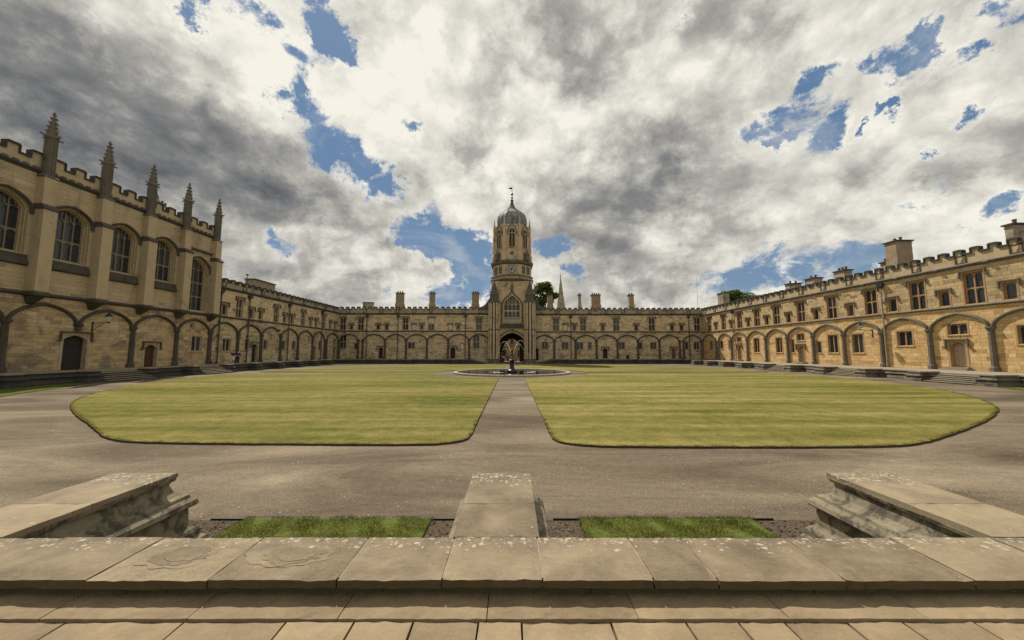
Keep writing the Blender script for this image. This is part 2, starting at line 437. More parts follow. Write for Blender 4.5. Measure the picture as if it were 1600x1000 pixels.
def glass_mat():
    """old leaded glass: dark, glossy, with a lattice of lead cames"""
    m, T, b = new_mat('leaded_glass')
    x, y, z = T.sep(T.pos)
    h = T.math('ADD', x, y)
    def lines(a, period, w):
        fr = T.math('FRACT', T.math('DIVIDE', a, period))
        return T.math('LESS_THAN', fr, w)
    ln = T.math('MAXIMUM', lines(T.math('ADD', h, z), 0.16, 0.13), lines(T.math('SUBTRACT', h, z), 0.16, 0.13))
    n = T.noise(T.pos, 5.0, 3, 0.5)
    col = T.mix(T.maprange(n, 0.35, 0.65), (0.008, 0.010, 0.014), (0.028, 0.034, 0.042))
    rnd = T.n('ShaderNodeObjectInfo').outputs['Random']
    col = T.mix(T.maprange(rnd, 0.55, 1.0, 0.0, 0.8), col, (0.075, 0.088, 0.098))  # some panes paler: differing sky reflections put into the base colour
    col = T.mix(ln, col, (0.045, 0.045, 0.043))
    T.l(col, b.inputs['Base Color'])
    T.put(b.inputs['Roughness'], T.math('MULTIPLY_ADD', ln, 0.5, 0.12))
    b.inputs['Specular IOR Level'].default_value = 0.5
    bump(T, b, T.noise(T.pos, 7.0, 2, 0.5), 0.35, 0.02)
    return m
M['glass'] = glass_mat()

def asphalt_mat():
    m, T, b = new_mat('rolled_gravel')
    x, y, z = T.sep(T.pos)
    fine = T.noise(T.pos, 26.0, 6, 0.78)
    mid = T.noise(T.pos, 6.0, 5, 0.6)
    st = T.comb(T.math('MULTIPLY', x, 0.35), y, z)
    big = T.noise(st, 0.42, 6, 0.62, 0.8)
    col = T.ramp(T.math('MULTIPLY_ADD', mid, 0.35, T.math('MULTIPLY_ADD', big, 1.6, -0.5)), [(0.12, (0.064, 0.050, 0.035)), (0.36, (0.110, 0.087, 0.061)), (0.62, (0.176, 0.142, 0.100)), (0.92, (0.285, 0.232, 0.166))])
    col = T.mix(T.maprange(fine, 0.36, 0.66), T.mix(1.0, col, (0.62, 0.62, 0.62), 'MULTIPLY'), T.mix(1.0, col, (1.26, 1.25, 1.23), 'MULTIPLY'))
    vor = T.n('ShaderNodeTexVoronoi')
    T.put(vor.inputs['Vector'], T.pos)
    vor.inputs['Scale'].default_value = 9.0
    chip = T.math('LESS_THAN', vor.outputs['Distance'], 0.13)
    sel = T.math('GREATER_THAN', T.noise(T.pos, 1.1, 3, 0.5), 0.56)
    col = T.mix(T.math('MULTIPLY', T.math('MULTIPLY', chip, sel), 0.6), col, (0.40, 0.35, 0.27))
    T.l(col, b.inputs['Base Color'])
    b.inputs['Roughness'].default_value = 0.9
    b.inputs['Specular IOR Level'].default_value = 0.08
    bump(T, b, T.math('MULTIPLY_ADD', fine, 1.0, mid), 0.8, 0.012)
    return m
M['gravel'] = asphalt_mat()

def lawn_mat(name, stripes=False):
    m, T, b = new_mat(name)
    x, y, z = T.sep(T.pos)
    st = T.comb(T.math('MULTIPLY', x, 0.22), y, z)
    big = T.noise(st, 0.30, 6, 0.6, 0.5)
    mid = T.noise(T.pos, 1.6, 6, 0.65)
    fine = T.noise(T.pos, 11.0, 7, 0.8)
    v = T.math('MULTIPLY_ADD', big, 0.95, T.math('MULTIPLY_ADD', mid, 0.6, -0.29))
    band = T.math('SINE', T.math('MULTIPLY_ADD', y, 5.6, T.math('MULTIPLY', T.noise(T.comb(T.math('MULTIPLY', x, 0.2), y, 0.0), 0.9, 3, 0.5), 5.0)))
    v = T.math('MULTIPLY_ADD', band, 0.045, v)
    if stripes:
        wob = T.noise(T.comb(T.math('MULTIPLY', x, 0.12), y, 0.0), 0.5, 3, 0.5)
        s1 = T.math('SINE', T.math('MULTIPLY_ADD', y, 3.1, T.math('MULTIPLY', wob, 3.0)))
        v = T.math('MULTIPLY_ADD', T.math('MULTIPLY', s1, T.maprange(T.noise(T.pos, 0.16, 3, 0.5), 0.35, 0.65)), 0.13, v)
    grain = T.noise(T.pos, 40.0, 5, 0.8)
    v = T.math('MULTIPLY_ADD', fine, 0.9, T.math('SUBTRACT', v, 0.45))
    v = T.math('MULTIPLY_ADD', grain, 0.5, T.math('SUBTRACT', v, 0.25))
    dry = 0.06 if stripes else 0.0
    col = T.ramp(T.math('ADD', v, dry), [(0.12, (0.044, 0.052, 0.011)), (0.38, (0.098, 0.096, 0.022)), (0.6, (0.162, 0.141, 0.044)), (0.9, (0.28, 0.23, 0.095))])
    T.l(col, b.inputs['Base Color'])
    b.inputs['Roughness'].default_value = 0.85
    b.inputs['Specular IOR Level'].default_value = 0.02
    bump(T, b, T.math('MULTIPLY_ADD', mid, 0.6, fine), 0.9, 0.03)
    return m
M['lawn'] = lawn_mat('dry_lawn')
M['lawn_striped'] = lawn_mat('mown_striped_lawn', True)
M['turf'] = plain('damp_turf', (0.075, 0.090, 0.020), 0.9, 0, 0.4, 9, 0.02)
M['soil'] = plain('dark_soil', (0.075, 0.058, 0.042), 1.0, 0, 0.6, 30, 0.0)

def blade_mat(name, c0, c1, c2):
    m, T, b = new_mat(name)
    at = T.n('ShaderNodeAttribute', attribute_name='tint').outputs['Fac']
    n = T.noise(T.pos, 2.0, 4, 0.6)
    col = T.ramp(T.math('ADD', T.math('ADD', at, 0.5), T.math('MULTIPLY_ADD', n, 0.8, -0.4)), [(0.0, c0), (0.5, c1), (1.0, c2)])
    T.l(col, b.inputs['Base Color'])
    b.inputs['Roughness'].default_value = 0.6
    b.inputs['Specular IOR Level'].default_value = 0.25
    tl = T.n('ShaderNodeBsdfTranslucent')
    T.l(col, tl.inputs['Color'])
    mx = T.n('ShaderNodeMixShader')
    mx.inputs[0].default_value = 0.5
    T.l(b.outputs[0], mx.inputs[1])
    T.l(tl.outputs[0], mx.inputs[2])
    out = [n for n in m.node_tree.nodes if n.type == 'OUTPUT_MATERIAL'][0]
    T.l(mx.outputs[0], out.inputs[0])
    return m
M['blade'] = blade_mat('grass_blade', (0.055, 0.062, 0.013), (0.105, 0.106, 0.024), (0.20, 0.175, 0.06))
M['blade_dry'] = blade_mat('dry_grass_blade', (0.08, 0.09, 0.014), (0.15, 0.148, 0.028), (0.27, 0.225, 0.065))
M['leaf'] = blade_mat('tree_leaf', (0.035, 0.06, 0.012), (0.085, 0.125, 0.025), (0.17, 0.21, 0.05))
M['bark'] = plain('bark', (0.09, 0.07, 0.05), 0.9)

def slab_mat(name, lichen=0.6, flaked=False, c0=(0.105, 0.080, 0.050), c1=(0.305, 0.244, 0.156), far_y=2.95):
    """worn limestone slab; lichen gathers along the outer (quad-side) edge"""
    m, T, b = new_mat(name)
    oi = T.n('ShaderNodeObjectInfo').outputs['Random']
    x, y, z = T.sep(T.pos)
    n1 = T.noise(T.pos, 2.2, 7, 0.62, 0.3)
    n2 = T.noise(T.pos, 34.0, 7, 0.8)
    n3 = T.noise(T.comb(T.math('MULTIPLY', x, 3.0), T.math('MULTIPLY', y, 14.0), z), 2.4, 5, 0.65, 0.8)
    f = T.math('MULTIPLY_ADD', oi, 0.3, T.math('MULTIPLY_ADD', n1, 1.1, -0.28))
    f = T.math('MULTIPLY_ADD', n2, 0.55, T.math('SUBTRACT', f, 0.275))
    f = T.math('MULTIPLY_ADD', n3, 0.25, T.math('SUBTRACT', f, 0.12))
    col = T.mix(T.maprange(f, 0.1, 0.85), c0, c1)
    gry = T.noise(T.pos, 5.0, 6, 0.7)
    edge = T.maprange(y, far_y - 0.12, far_y + 0.2, 0.0, 1.0, True)
    if lichen:
        gm = T.math('MULTIPLY', edge, T.maprange(gry, 0.40, 0.62, 0, 0.6, True))
        col = T.mix(gm, col, (0.075, 0.065, 0.052))
        for sc_, th, co in ((17.0, 0.36, (0.42, 0.37, 0.28)), (34.0, 0.36, (0.37, 0.32, 0.24))):
            vor = T.n('ShaderNodeTexVoronoi')
            wv = T.n('ShaderNodeTexNoise')
            T.put(wv.inputs['Vector'], T.pos)
            wv.inputs['Scale'].default_value = 24.0
            T.put(vor.inputs['Vector'], T.vmath('ADD', T.pos, T.vmath('MULTIPLY', T.vmath('SUBTRACT', wv.outputs['Color'], (0.5, 0.5, 0.5)), (0.055, 0.055, 0.0))))
            vor.inputs['Scale'].default_value = sc_
            vor.inputs['Randomness'].default_value = 1.0
            cell = T.sep(vor.outputs['Color'])[0]
            pick = T.math('GREATER_THAN', T.math('MULTIPLY_ADD', edge, 0.50, cell), 1.33 - 0.45 * lichen)
            spot = T.math('MULTIPLY', T.math('LESS_THAN', vor.outputs['Distance'], th), pick)
            col = T.mix(T.math('MULTIPLY', spot, 0.62), col, co)
    h = T.math('MULTIPLY_ADD', n2, 0.5, n1)
    if flaked:
        q = T.noise(T.comb(x, T.math('MULTIPLY', y, 1.2), 0.0), 4.2, 5, 0.55, 1.4)
        stp = T.math('DIVIDE', T.math('FLOOR', T.math('MULTIPLY', q, 13.0)), 13.0)
        h = T.math('MULTIPLY_ADD', stp, 40.0, h)
        col = T.mix(T.maprange(T.math('FRACT', T.math('MULTIPLY', q, 13.0)), 0.0, 0.12, 0.16, 0.0), col, (0.07, 0.055, 0.04))
    T.l(col, b.inputs['Base Color'])
    b.inputs['Roughness'].default_value = 0.88
    b.inputs['Specular IOR Level'].default_value = 0.25
    bump(T, b, h, 0.8 if flaked else 0.55, 0.012)
    return m
M['slab'] = slab_mat('coping_limestone', 0.7)
M['slab_flaked'] = slab_mat('flaking_limestone', 0.6, True)
M['slab_pave'] = slab_mat('paving_limestone', 0.0, False, (0.145, 0.107, 0.063), (0.315, 0.241, 0.146))
M['slab_pier'] = slab_mat('pier_limestone', 0.75, False, far_y=4.3)
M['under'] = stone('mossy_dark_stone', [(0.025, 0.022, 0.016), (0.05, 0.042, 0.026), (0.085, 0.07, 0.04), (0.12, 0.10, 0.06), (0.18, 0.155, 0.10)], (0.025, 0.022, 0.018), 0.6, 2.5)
M['water'] = plain('pond_water', (0.012, 0.014, 0.012), 0.05, 0, 0.2, 3, 0.5)
_m, _T, _b = new_mat('falling_water')
_b.inputs['Base Color'].default_value = (0.85, 0.87, 0.88, 1)
_b.inputs['Roughness'].default_value = 0.15
_b.inputs['Alpha'].default_value = 0.75
M['jet'] = _m
def ripple():
    m = M['water']
    T = NT(m.node_tree)
    b = [n for n in m.node_tree.nodes if n.type == 'BSDF_PRINCIPLED'][0]
    pos = T.n('ShaderNodeNewGeometry').outputs['Position']
    bump(T, b, T.noise(pos, 3.5, 4, 0.6), 0.12, 0.02)
ripple()
# ------------------------------------------------------------------ masonry helpers
def arch_h(t):
    return 0.80 * math.sqrt(max(0.0, 1 - t * t)) + 0.20 * (1 - abs(t))

def arch_pts(u0, u1, zs, za, n=14):
    c, a = (u0 + u1) / 2, (u1 - u0) / 2
    out = []
    for i in range(n + 1):
        t = -math.cos(math.pi * i / n)
        out.append((c + a * t, zs + (za - zs) * arch_h(t)))
    return out

def spandrels(mb, u0, u1, zs, z1, za, y0, y1, n=10):
    """the two corner pieces between an arch head and the square opening above it"""
    p = arch_pts(u0, u1, zs, za, n)
    h = n // 2
    mb.prism([(u0, zs)] + [q for q in p[1:h + 1]] + [(p[h][0], z1), (u0, z1)], y0, y1)
    mb.prism([(p[h][0], z1)] + [q for q in p[h:n]] + [(u1, zs), (u1, z1)], y0, y1)
    return mb

def wall_mesh(u0, u1, z0, z1, holes, depth=0.5, y=0.0):
    """flat wall face with square openings and their reveals; hole = (u0, u1, z0, z1)"""
    mb = MB()
    holes = [(h[0] - 0.02, h[1] + 0.02, h[2] - (0.02 if h[2] > 0.01 else 0), h[3] + 0.02) for h in holes]
    hs = [h for h in holes if h[1] > u0 and h[0] < u1 and h[3] > z0 and h[2] < z1]
    us = sorted({u0, u1} | {min(max(a, u0), u1) for h in hs for a in h[:2]})
    zs = sorted({z0, z1} | {min(max(a, z0), z1) for h in hs for a in h[2:]})
    for i in range(len(us) - 1):
        for j in range(len(zs) - 1):
            cu, cz = (us[i] + us[i + 1]) / 2, (zs[j] + zs[j + 1]) / 2
            if any(h[0] < cu < h[1] and h[2] < cz < h[3] for h in hs):
                continue
            mb.add([(us[i], y, zs[j]), (us[i + 1], y, zs[j]), (us[i + 1], y, zs[j + 1]), (us[i], y, zs[j + 1])], [(0, 1, 2, 3)])
    for a, b, c, d in hs:
        e = y + depth
        mb.add([(a, y, c), (b, y, c), (b, y, d), (a, y, d), (a, e, c), (b, e, c), (b, e, d), (a, e, d)],
               [(0, 4, 5, 1), (1, 5, 6, 2), (2, 6, 7, 3), (3, 7, 4, 0)])
    return mb

def subtract(r, h):
    u0, u1, z0, z1 = r
    a, b, c, d = h
    if a >= u1 or b <= u0 or c >= z1 or d <= z0:
        return [r]
    out = []
    if a > u0:
        out.append((u0, a, z0, z1))
    if b < u1:
        out.append((b, u1, z0, z1))
    m0, m1 = max(u0, a), min(u1, b)
    if c > z0:
        out.append((m0, m1, z0, c))
    if d < z1:
        out.append((m0, m1, d, z1))
    return out

UNIT_BLOCKS = {}
def unit_block(mat, k):
    key = (mat.name, k)
    if key not in UNIT_BLOCKS:
        mb = MB()
        e = 0.03
        mb.add([(0, 0, 0), (1, 0, 0), (1, 0, 1), (0, 0, 1), (e * 0.5, -1, e), (1 - e * 0.5, -1, e), (1 - e * 0.5, -1, 1 - e), (e * 0.5, -1, 1 - e)],
               [(4, 5, 6, 7), (0, 1, 5, 4), (1, 2, 6, 5), (2, 3, 7, 6), (3, 0, 4, 7)], (k - 3.5) / 3.5 * 0.42 + 0.001)
        UNIT_BLOCKS[key] = mb.mesh('stone_block', mat, fix=False)
    return UNIT_BLOCKS[key]

def ashlar(parent, u0, u1, z0, z1, holes, mat, ch=(0.27, 0.36), bl=(0.42, 1.0), single=None, y=0.0, var=0.13):
    mb = MB()
    z = z0
    while z < z1 - 0.02:
        h = R.uniform(*ch)
        if z1 - (z + h) < 0.16:
            h = z1 - z
        u = u0 - R.uniform(0, bl[0])
        row = R.gauss(0, 0.05)
        while u < u1:
            w = R.uniform(*bl)
            rects = [(max(u, u0), min(u + w, u1), z, z + h)]
            for hh in holes:
                rects = [q for r in rects for q in subtract(r, hh)]
            t = max(-0.45, min(0.45, R.gauss(0, var) + row))
            if R.random() < 0.05:
                t = R.choice((-0.34, 0.38))
            pr = R.uniform(0.010, 0.022)
            for a, b, c, d in rects:
                if b - a < 0.05 or d - c < 0.04:
                    continue
                g = 0.005
                a2, b2, c2, d2 = a + g, b - g, c + g, d - g
                if single and single((a + b) / 2):
                    k = int(round((t / 0.42) * 3.5 + 3.5))
                    link('stone_block', unit_block(mat, max(0, min(7, k))), parent, (a2, y, c2), None, (b2 - a2, pr, d2 - c2))
                    continue
                e = 0.010
                mb.add([(a2, y, c2), (b2, y, c2), (b2, y, d2), (a2, y, d2), (a2 + e, y - pr, c2 + e), (b2 - e, y - pr, c2 + e), (b2 - e, y - pr, d2 - e), (a2 + e, y - pr, d2 - e)],
                       [(4, 5, 6, 7), (0, 1, 5, 4), (1, 2, 6, 5), (2, 3, 7, 6), (3, 0, 4, 7)], t + 0.001)
            u += w
        z += h
    if mb.f:
        o = mb.build('ashlar_courses', mat, parent, fix=False)
        tag(o, kind='stuff')

# ---- windows: meshes are made once for each size and shared
WIN = {}
def window_spec(w, h, cols, rows, trim, hood, rise=0.22, tall_split=0.5, hoodmat='dark'):
    key = (w, h, cols, rows, trim, hood, hoodmat)
    if key in WIN:
        return WIN[key]
    s = 0.13
    fr = MB()
    fr.box(-w / 2 - s, -w / 2, -0.032, 0.30, -0.02, h + s)
    fr.box(w / 2, w / 2 + s, -0.032, 0.30, -0.02, h + s)
    fr.box(-w / 2, w / 2, -0.031, 0.30, h, h + s)
    sill = MB()
    sill.loft([[(-w / 2 - 0.16, -0.09, -0.16), (w / 2 + 0.16, -0.09, -0.16), (w / 2 + 0.16, 0.29, -0.16), (-w / 2 - 0.16, 0.29, -0.16)],
               [(-w / 2 - 0.16, -0.09, -0.08), (w / 2 + 0.16, -0.09, -0.08), (w / 2 + 0.16, 0.29, 0.03), (-w / 2 - 0.16, 0.29, 0.03)]])
    tr = MB()
    f, m = 0.07, 0.09
    cw = (w - 2 * f - (cols - 1) * m) / cols
    zsplit = [0.03] + ([h * tall_split] if rows == 2 else ([h * 0.33, h * 0.66] if rows == 3 else [])) + [h]
    tr.box(-w / 2, -w / 2 + f, 0.14, 0.27, 0.02, h)
    tr.box(w / 2 - f, w / 2, 0.14, 0.27, 0.02, h)
    tr.box(-w / 2 + f, w / 2 - f, 0.14, 0.27, h - 0.06, h)
    for i in range(cols - 1):
        x = -w / 2 + f + (i + 1) * cw + i * m
        tr.box(x, x + m, 0.12, 0.27, 0.02, h - 0.06)
    for q in zsplit[1:-1]:
        tr.box(-w / 2 + f, w / 2 - f, 0.13, 0.265, q - 0.05, q + 0.05)
    panes = []
    for j in range(len(zsplit) - 1):
        a = zsplit[j] + (0.05 if j else 0.0)
        b = zsplit[j + 1] - (0.05 if j < len(zsplit) - 2 else 0.06)
        for i in range(cols):
            x = -w / 2 + f + i * (cw + m)
            r = min(rise, cw * 0.55)
            spandrels(tr, x, x + cw, b - r, b, b - 0.02, 0.15, 0.26, 8)
            panes.append((x + cw / 2, (a + b) / 2, cw + 0.02, b - a + 0.02))
    pm = {}
    for _, _, pw, ph in panes:
        k = (round(pw, 3), round(ph, 3))
        if k not in pm:
            pm[k] = MB().box(-pw / 2, pw / 2, 0, 0.015, -ph / 2, ph / 2).mesh('pane', M['glass'])
    hm = None
    if hood:
        hb = MB()
        o = w / 2 + 0.26
        top = h + 0.28
        hb.box(-o, o, -0.16, -0.033, top - 0.10, top)
        for sgn in (-1, 1):
            a, b = sorted((sgn * o, sgn * (o - 0.10)))
            hb.box(a, b, -0.15, -0.033, top - 0.52, top - 0.10)
            a, b = sorted((sgn * (o - 0.10), sgn * (o + 0.12)))
            hb.box(a, b, -0.17, -0.033, top - 0.60, top - 0.52)
        hm = hb.mesh('hood_mould', M[hoodmat])
    WIN[key] = dict(frame=fr.mesh('window', M[trim]), sill=sill.mesh('sill', M[trim]), tracery=tr.mesh('tracery', M[trim]), panes=panes, pm=pm, hood=hm)
    return WIN[key]

def put_window(parent, u, z0, spec, blind=()):
    o = link('window', spec['frame'], parent, (u, 0, z0))
    link('sill', spec['sill'], o)
    link('tracery', spec['tracery'], o)
    for i, (x, z, pw, ph) in enumerate(spec['panes']):
        me = spec['pm'][(round(pw, 3), round(ph, 3))]
        p = link('pane', me, o, (x, 0.235, z))
        if i in blind:
            link('window_blind', MB().box(-pw / 2 + .02, pw / 2 - .02, -0.01, -0.004, -ph * 0.45, ph * 0.4).mesh('window_blind', M['blind']), o, (x, 0.235, z))
    if spec['hood']:
        link('hood_mould', spec['hood'], o)
    return o

def put_door(parent, u, w, z0, z1, trim, leaf, hood=True, rise=0.45, hoodmat='dark', depth=0.42, steps=1):
    s = 0.2
    h = z1 - z0
    mb = MB()
    mb.box(-w / 2 - s, -w / 2, -0.04, 0.40, 0, h + s)
    mb.box(w / 2, w / 2 + s, -0.04, 0.40, 0, h + s)
    mb.box(-w / 2, w / 2, -0.039, 0.40, h, h + s)
    spandrels(mb, -w / 2, w / 2, h - rise - 0.05, h, h - 0.03, 0.03, 0.33, 10)
    o = mb.build('doorway', M[trim], parent, (u, 0, z0))
    lf = MB()
    n = 4
    pw = w / n
    lf.box(-w / 2, w / 2, depth, depth + 0.06, 0, h)
    d = lf.build('leaf_or_dark_panel', M[leaf], o)  # with 'void' no real leaf: a near-black sheet stands for the unlit opening
    if leaf != 'void':
        for i in range(n):
            link('plank', MB().box(-pw / 2 + 0.012, pw / 2 - 0.012, depth - 0.03, depth - 0.001, 0.05, h).mesh('plank', M[leaf]), d, (-w / 2 + pw * (i + 0.5), 0, 0))
        for z in (0.45 * h,):
            link('rail', MB().box(-w / 2 + 0.01, w / 2 - 0.01, depth - 0.055, depth - 0.031, z - 0.06, z + 0.06).mesh('rail', M[leaf]), d)
        link('door_handle', MB().lathe([(0.0, 0), (0.05, 0.0), (0.05, 0.05), (0.0, 0.06)], 8).mesh('door_handle', M['iron']), d, (w * 0.32, depth - 0.06, h * 0.42), (rad(90), 0, 0))
    if hood:
        hb = MB()
        q = w / 2 + s + 0.12
        t = h + s + 0.12
        hb.box(-q, q, -0.20, -0.041, t - 0.12, t)
        for sg in (-1, 1):
            a, b = sorted((sg * q, sg * (q - 0.12)))
            hb.box(a, b, -0.18, -0.041, t - 0.75, t - 0.12)
            a, b = sorted((sg * (q - 0.12), sg * (q + 0.16)))
            hb.box(a, b, -0.19, -0.041, t - 0.85, t - 0.75)
        hb.build('hood_mould', M[hoodmat], o)
    for k in range(steps):
        MB().box(-w / 2 - 0.5 + 0.15 * k, w / 2 + 0.5 - 0.15 * k, -0.75 + 0.3 * k, -0.045, -0.16 * (steps - k) , -0.16 * (steps - k - 1) - 0.01).build('door_step', M['terrace_floor'], o)
    return o

RIB = [(-0.13, 0.0), (-0.13, -0.13), (-0.05, -0.26), (0.05, -0.26), (0.13, -0.13), (0.13, 0.0)]
def arcade(parent, piers, zb, spring, apex, mat, skip=(), stops=None):
    """wall-ribs and shafts of a blind arcade; piers = list of u"""
    stops = stops or {}
    sh = {}
    for i, u in enumerate(piers):
        z0 = stops.get(i, zb)
        k = round(z0, 2)
        if k not in sh:
            mb = MB()
            pts = lambda r, z, d: [(-r, 0.0, z), (-r, -d * 0.55, z), (-r * 0.45, -d, z), (r * 0.45, -d, z), (r, -d * 0.55, z), (r, 0.0, z)]
            rings = []
            if z0 == zb:
                rings += [pts(0.30, z0, 0.44), pts(0.30, z0 + 0.35, 0.44), pts(0.21, z0 + 0.5, 0.34)]
            else:
                rings += [pts(0.06, z0, 0.08), pts(0.20, z0 + 0.3, 0.32)]
            rings += [pts(0.19, spring - 0.55, 0.32), pts(0.21, spring - 0.5, 0.35), pts(0.17, spring - 0.46, 0.29), pts(0.20, spring - 0.25, 0.32), pts(0.33, spring - 0.05, 0.42), pts(0.33, spring + 0.06, 0.42), pts(0.2, spring + 0.08, 0.28)]
            mb.loft(rings)
            sh[k] = mb.mesh('wall_shaft', M[mat])
        link('wall_shaft', sh[k], parent, (u, 0, 0))
    cache = {}
    for i in range(len(piers) - 1):
        a, b = piers[i], piers[i + 1]
        if b - a < 1.6 or i in skip:
            continue
        k = round(b - a, 2)
        if k not in cache:
            hw = (b - a) / 2
            cache[k] = MB().sweep(arch_pts(-hw + 0.14, hw - 0.14, spring, apex, 24), RIB).mesh('arch_rib', M[mat])
        link('arch_rib', cache[k], parent, ((a + b) / 2, 0, 0))

def drainpipe(parent, u, zb, zt, mat='pipe', off=-0.20):
    mb = MB()
    mb.lathe([(0.075, zb), (0.075, zt)], 8)
    for z in [zb + 0.2 + i * 1.8 for i in range(int((zt - zb) / 1.8) + 1)]:
        mb.lathe([(0.10, z), (0.10, z + 0.12)], 8)
        mb.box(-0.13, 0.13, 0.03, 0.19, z + 0.02, z + 0.08)
    o = mb.build('drainpipe', M[mat], parent, (u, off, 0))
    hb = MB()
    hb.loft([[(-0.09, -0.09, zt - 0.1), (0.09, -0.09, zt - 0.1), (0.09, 0.12, zt - 0.1), (-0.09, 0.12, zt - 0.1)],
             [(-0.30, -0.2, zt + 0.15), (0.30, -0.2, zt + 0.15), (0.30, 0.17, zt + 0.15), (-0.30, 0.17, zt + 0.15)],
             [(-0.30, -0.2, zt + 0.38), (0.30, -0.2, zt + 0.38), (0.30, 0.17, zt + 0.38), (-0.30, 0.17, zt + 0.38)]])
    hb.box(-0.36, 0.36, -0.25, 0.175, zt + 0.381, zt + 0.46)
    hb.build('hopper_head', M['pipe'], o)

def parapet(parent, u0, u1, zc, zcr, zm, mat, capmat, period, mw, thick=0.26, panel=3.75, panel0=0.0, bosses=False, corn='dark'):
    MB().prism([(u0, zc + 0.13), (u1, zc + 0.13), (u1, zcr), (u0, zcr)], -0.03, thick).build('parapet_wall', M[mat], parent)
    mb = MB()
    prof = [(-0.001, zc - 0.20), (-0.07, zc - 0.18), (-0.13, zc - 0.06), (-0.26, zc), (-0.26, zc + 0.07), (-0.035, zc + 0.19), (-0.001, zc + 0.19)]
    mb.loft([[(u0, p[0], p[1]) for p in prof], [(u1, p[0], p[1]) for p in prof]])
    mb.build('cornice', M[corn], parent)
    n = int((u1 - u0) / period)
    per = (u1 - u0) / n
    blk = MB().box(-mw / 2, mw / 2, -0.03, thick, 0, zm - zcr - 0.09).mesh('merlon', M[mat])
    ov = 0.085
    dz = -(zm - zcr - 0.09) + 0.122
    cp = MB().prism([(-mw / 2 - ov, dz), (-mw / 2 - 0.001, dz), (-mw / 2 - 0.001, 0), (mw / 2 + 0.001, 0), (mw / 2 + 0.001, dz), (mw / 2 + ov, dz), (mw / 2 + ov, 0.07), (mw / 2 - 0.02, 0.15), (-mw / 2 + 0.02, 0.15), (-mw / 2 - ov, 0.07)], -0.15, thick + 0.06).mesh('merlon_cap', M[capmat])
    g = per - mw
    gp = MB().prism([(-g / 2, 0), (g / 2, 0), (g / 2, 0.13), (-g / 2, 0.13)], -0.15, thick + 0.055).mesh('crenel_cap', M[capmat])
    for i in range(n):
        u = u0 + per * (i + 0.5)
        m = link('merlon', blk, parent, (u, 0, zcr))
        link('merlon_cap', cp, m, (0, 0, zm - zcr - 0.089))
        if i < n - 1:
            link('crenel_cap', gp, m, (per / 2, 0, 0.001))
    if panel:
        z = (zc + 0.2 + zcr) / 2
        hh = (zcr - zc - 0.2) / 2 - 0.02
        fm = MB()
        fm.box(-0.42, -0.33, -0.085, -0.031, z - hh, z + hh).box(0.33, 0.42, -0.085, -0.031, z - hh, z + hh)
        fm.box(-0.33, 0.33, -0.08, -0.031, z + hh - 0.08, z + hh).box(-0.33, 0.33, -0.08, -0.031, z - hh, z - hh + 0.06)
        fm = fm.mesh('parapet_panel', M[capmat])
        sm = MB().prism([(-0.17, z + 0.2), (-0.17, z), (0, z - 0.24), (0.17, z), (0.17, z + 0.2)], -0.09, -0.031).mesh('shield', M[mat])
        u = u0 + panel0
        while u < u1 - 0.4:
            if u > u0 + 0.4:
                o = link('parapet_panel', fm, parent, (u, 0, 0))
                link('shield', sm, o)
            u += panel
    if bosses:
        bm_ = MB().lathe([(0.02, -0.13), (0.12, -0.08), (0.17, 0), (0.13, 0.08), (0.03, 0.13)], 7, sx=1.5).mesh('carved_boss', M[corn])
        u = u0 + panel0 + panel / 2
        while u < u1 - 0.4:
            if u > u0 + 0.4:
                link('carved_boss', bm_, parent, (u, -0.22, zc - 0.06))
            u += panel

def chimney(parent, u, y, w, d, z0, z1, mat='brickdark', pots=2, fluted=False, low=False):
    mb = MB()
    bz = z0 + (0.9 if not low else 0.3)
    mb.box(-w / 2 - 0.12, w / 2 + 0.12, -d / 2 - 0.12, d / 2 + 0.12, z0 - 1.5, bz - 0.2)
    rg = lambda k, z: [(-w / 2 - k, -d / 2 - k, z), (w / 2 + k, -d / 2 - k, z), (w / 2 + k, d / 2 + k, z), (-w / 2 - k, d / 2 + k, z)]
    mb.loft([rg(0.12, bz - 0.199), rg(0.0, bz), rg(0.0, z1 - 0.42), rg(0.05, z1 - 0.38), rg(0.05, z1 - 0.30), rg(0.0, z1 - 0.28), rg(0.0, z1 - 0.15)])
    o = mb.build('chimney', M[mat], parent, (u, y, 0))
    MB().box(-w / 2 - 0.14, w / 2 + 0.14, -d / 2 - 0.14, d / 2 + 0.14, z1 - 0.149, z1).build('chimney_cap', M['cap'], o)
    if fluted:
        n = max(2, int(round(w / 0.55)))
        fm = MB().box(-0.13, 0.13, -d / 2 - 0.05, -d / 2 - 0.001, bz, z1 - 0.43).mesh('flute', M[mat])
        for i in range(n):
            link('flute', fm, o, (-w / 2 + w * (i + 0.5) / n, 0, 0))
    if pots:
        pm = MB().lathe([(0.15, 0), (0.13, 0.16), (0.13, 0.34), (0.16, 0.37), (0.16, 0.44), (0.0, 0.44)], 9).mesh('chimney_pot', M['clay'])
        for i in range(pots):
            link('chimney_pot', pm, o, (-w / 2 + w * (i + 0.5) / pots, 0, z1 + 0.001))
    return o

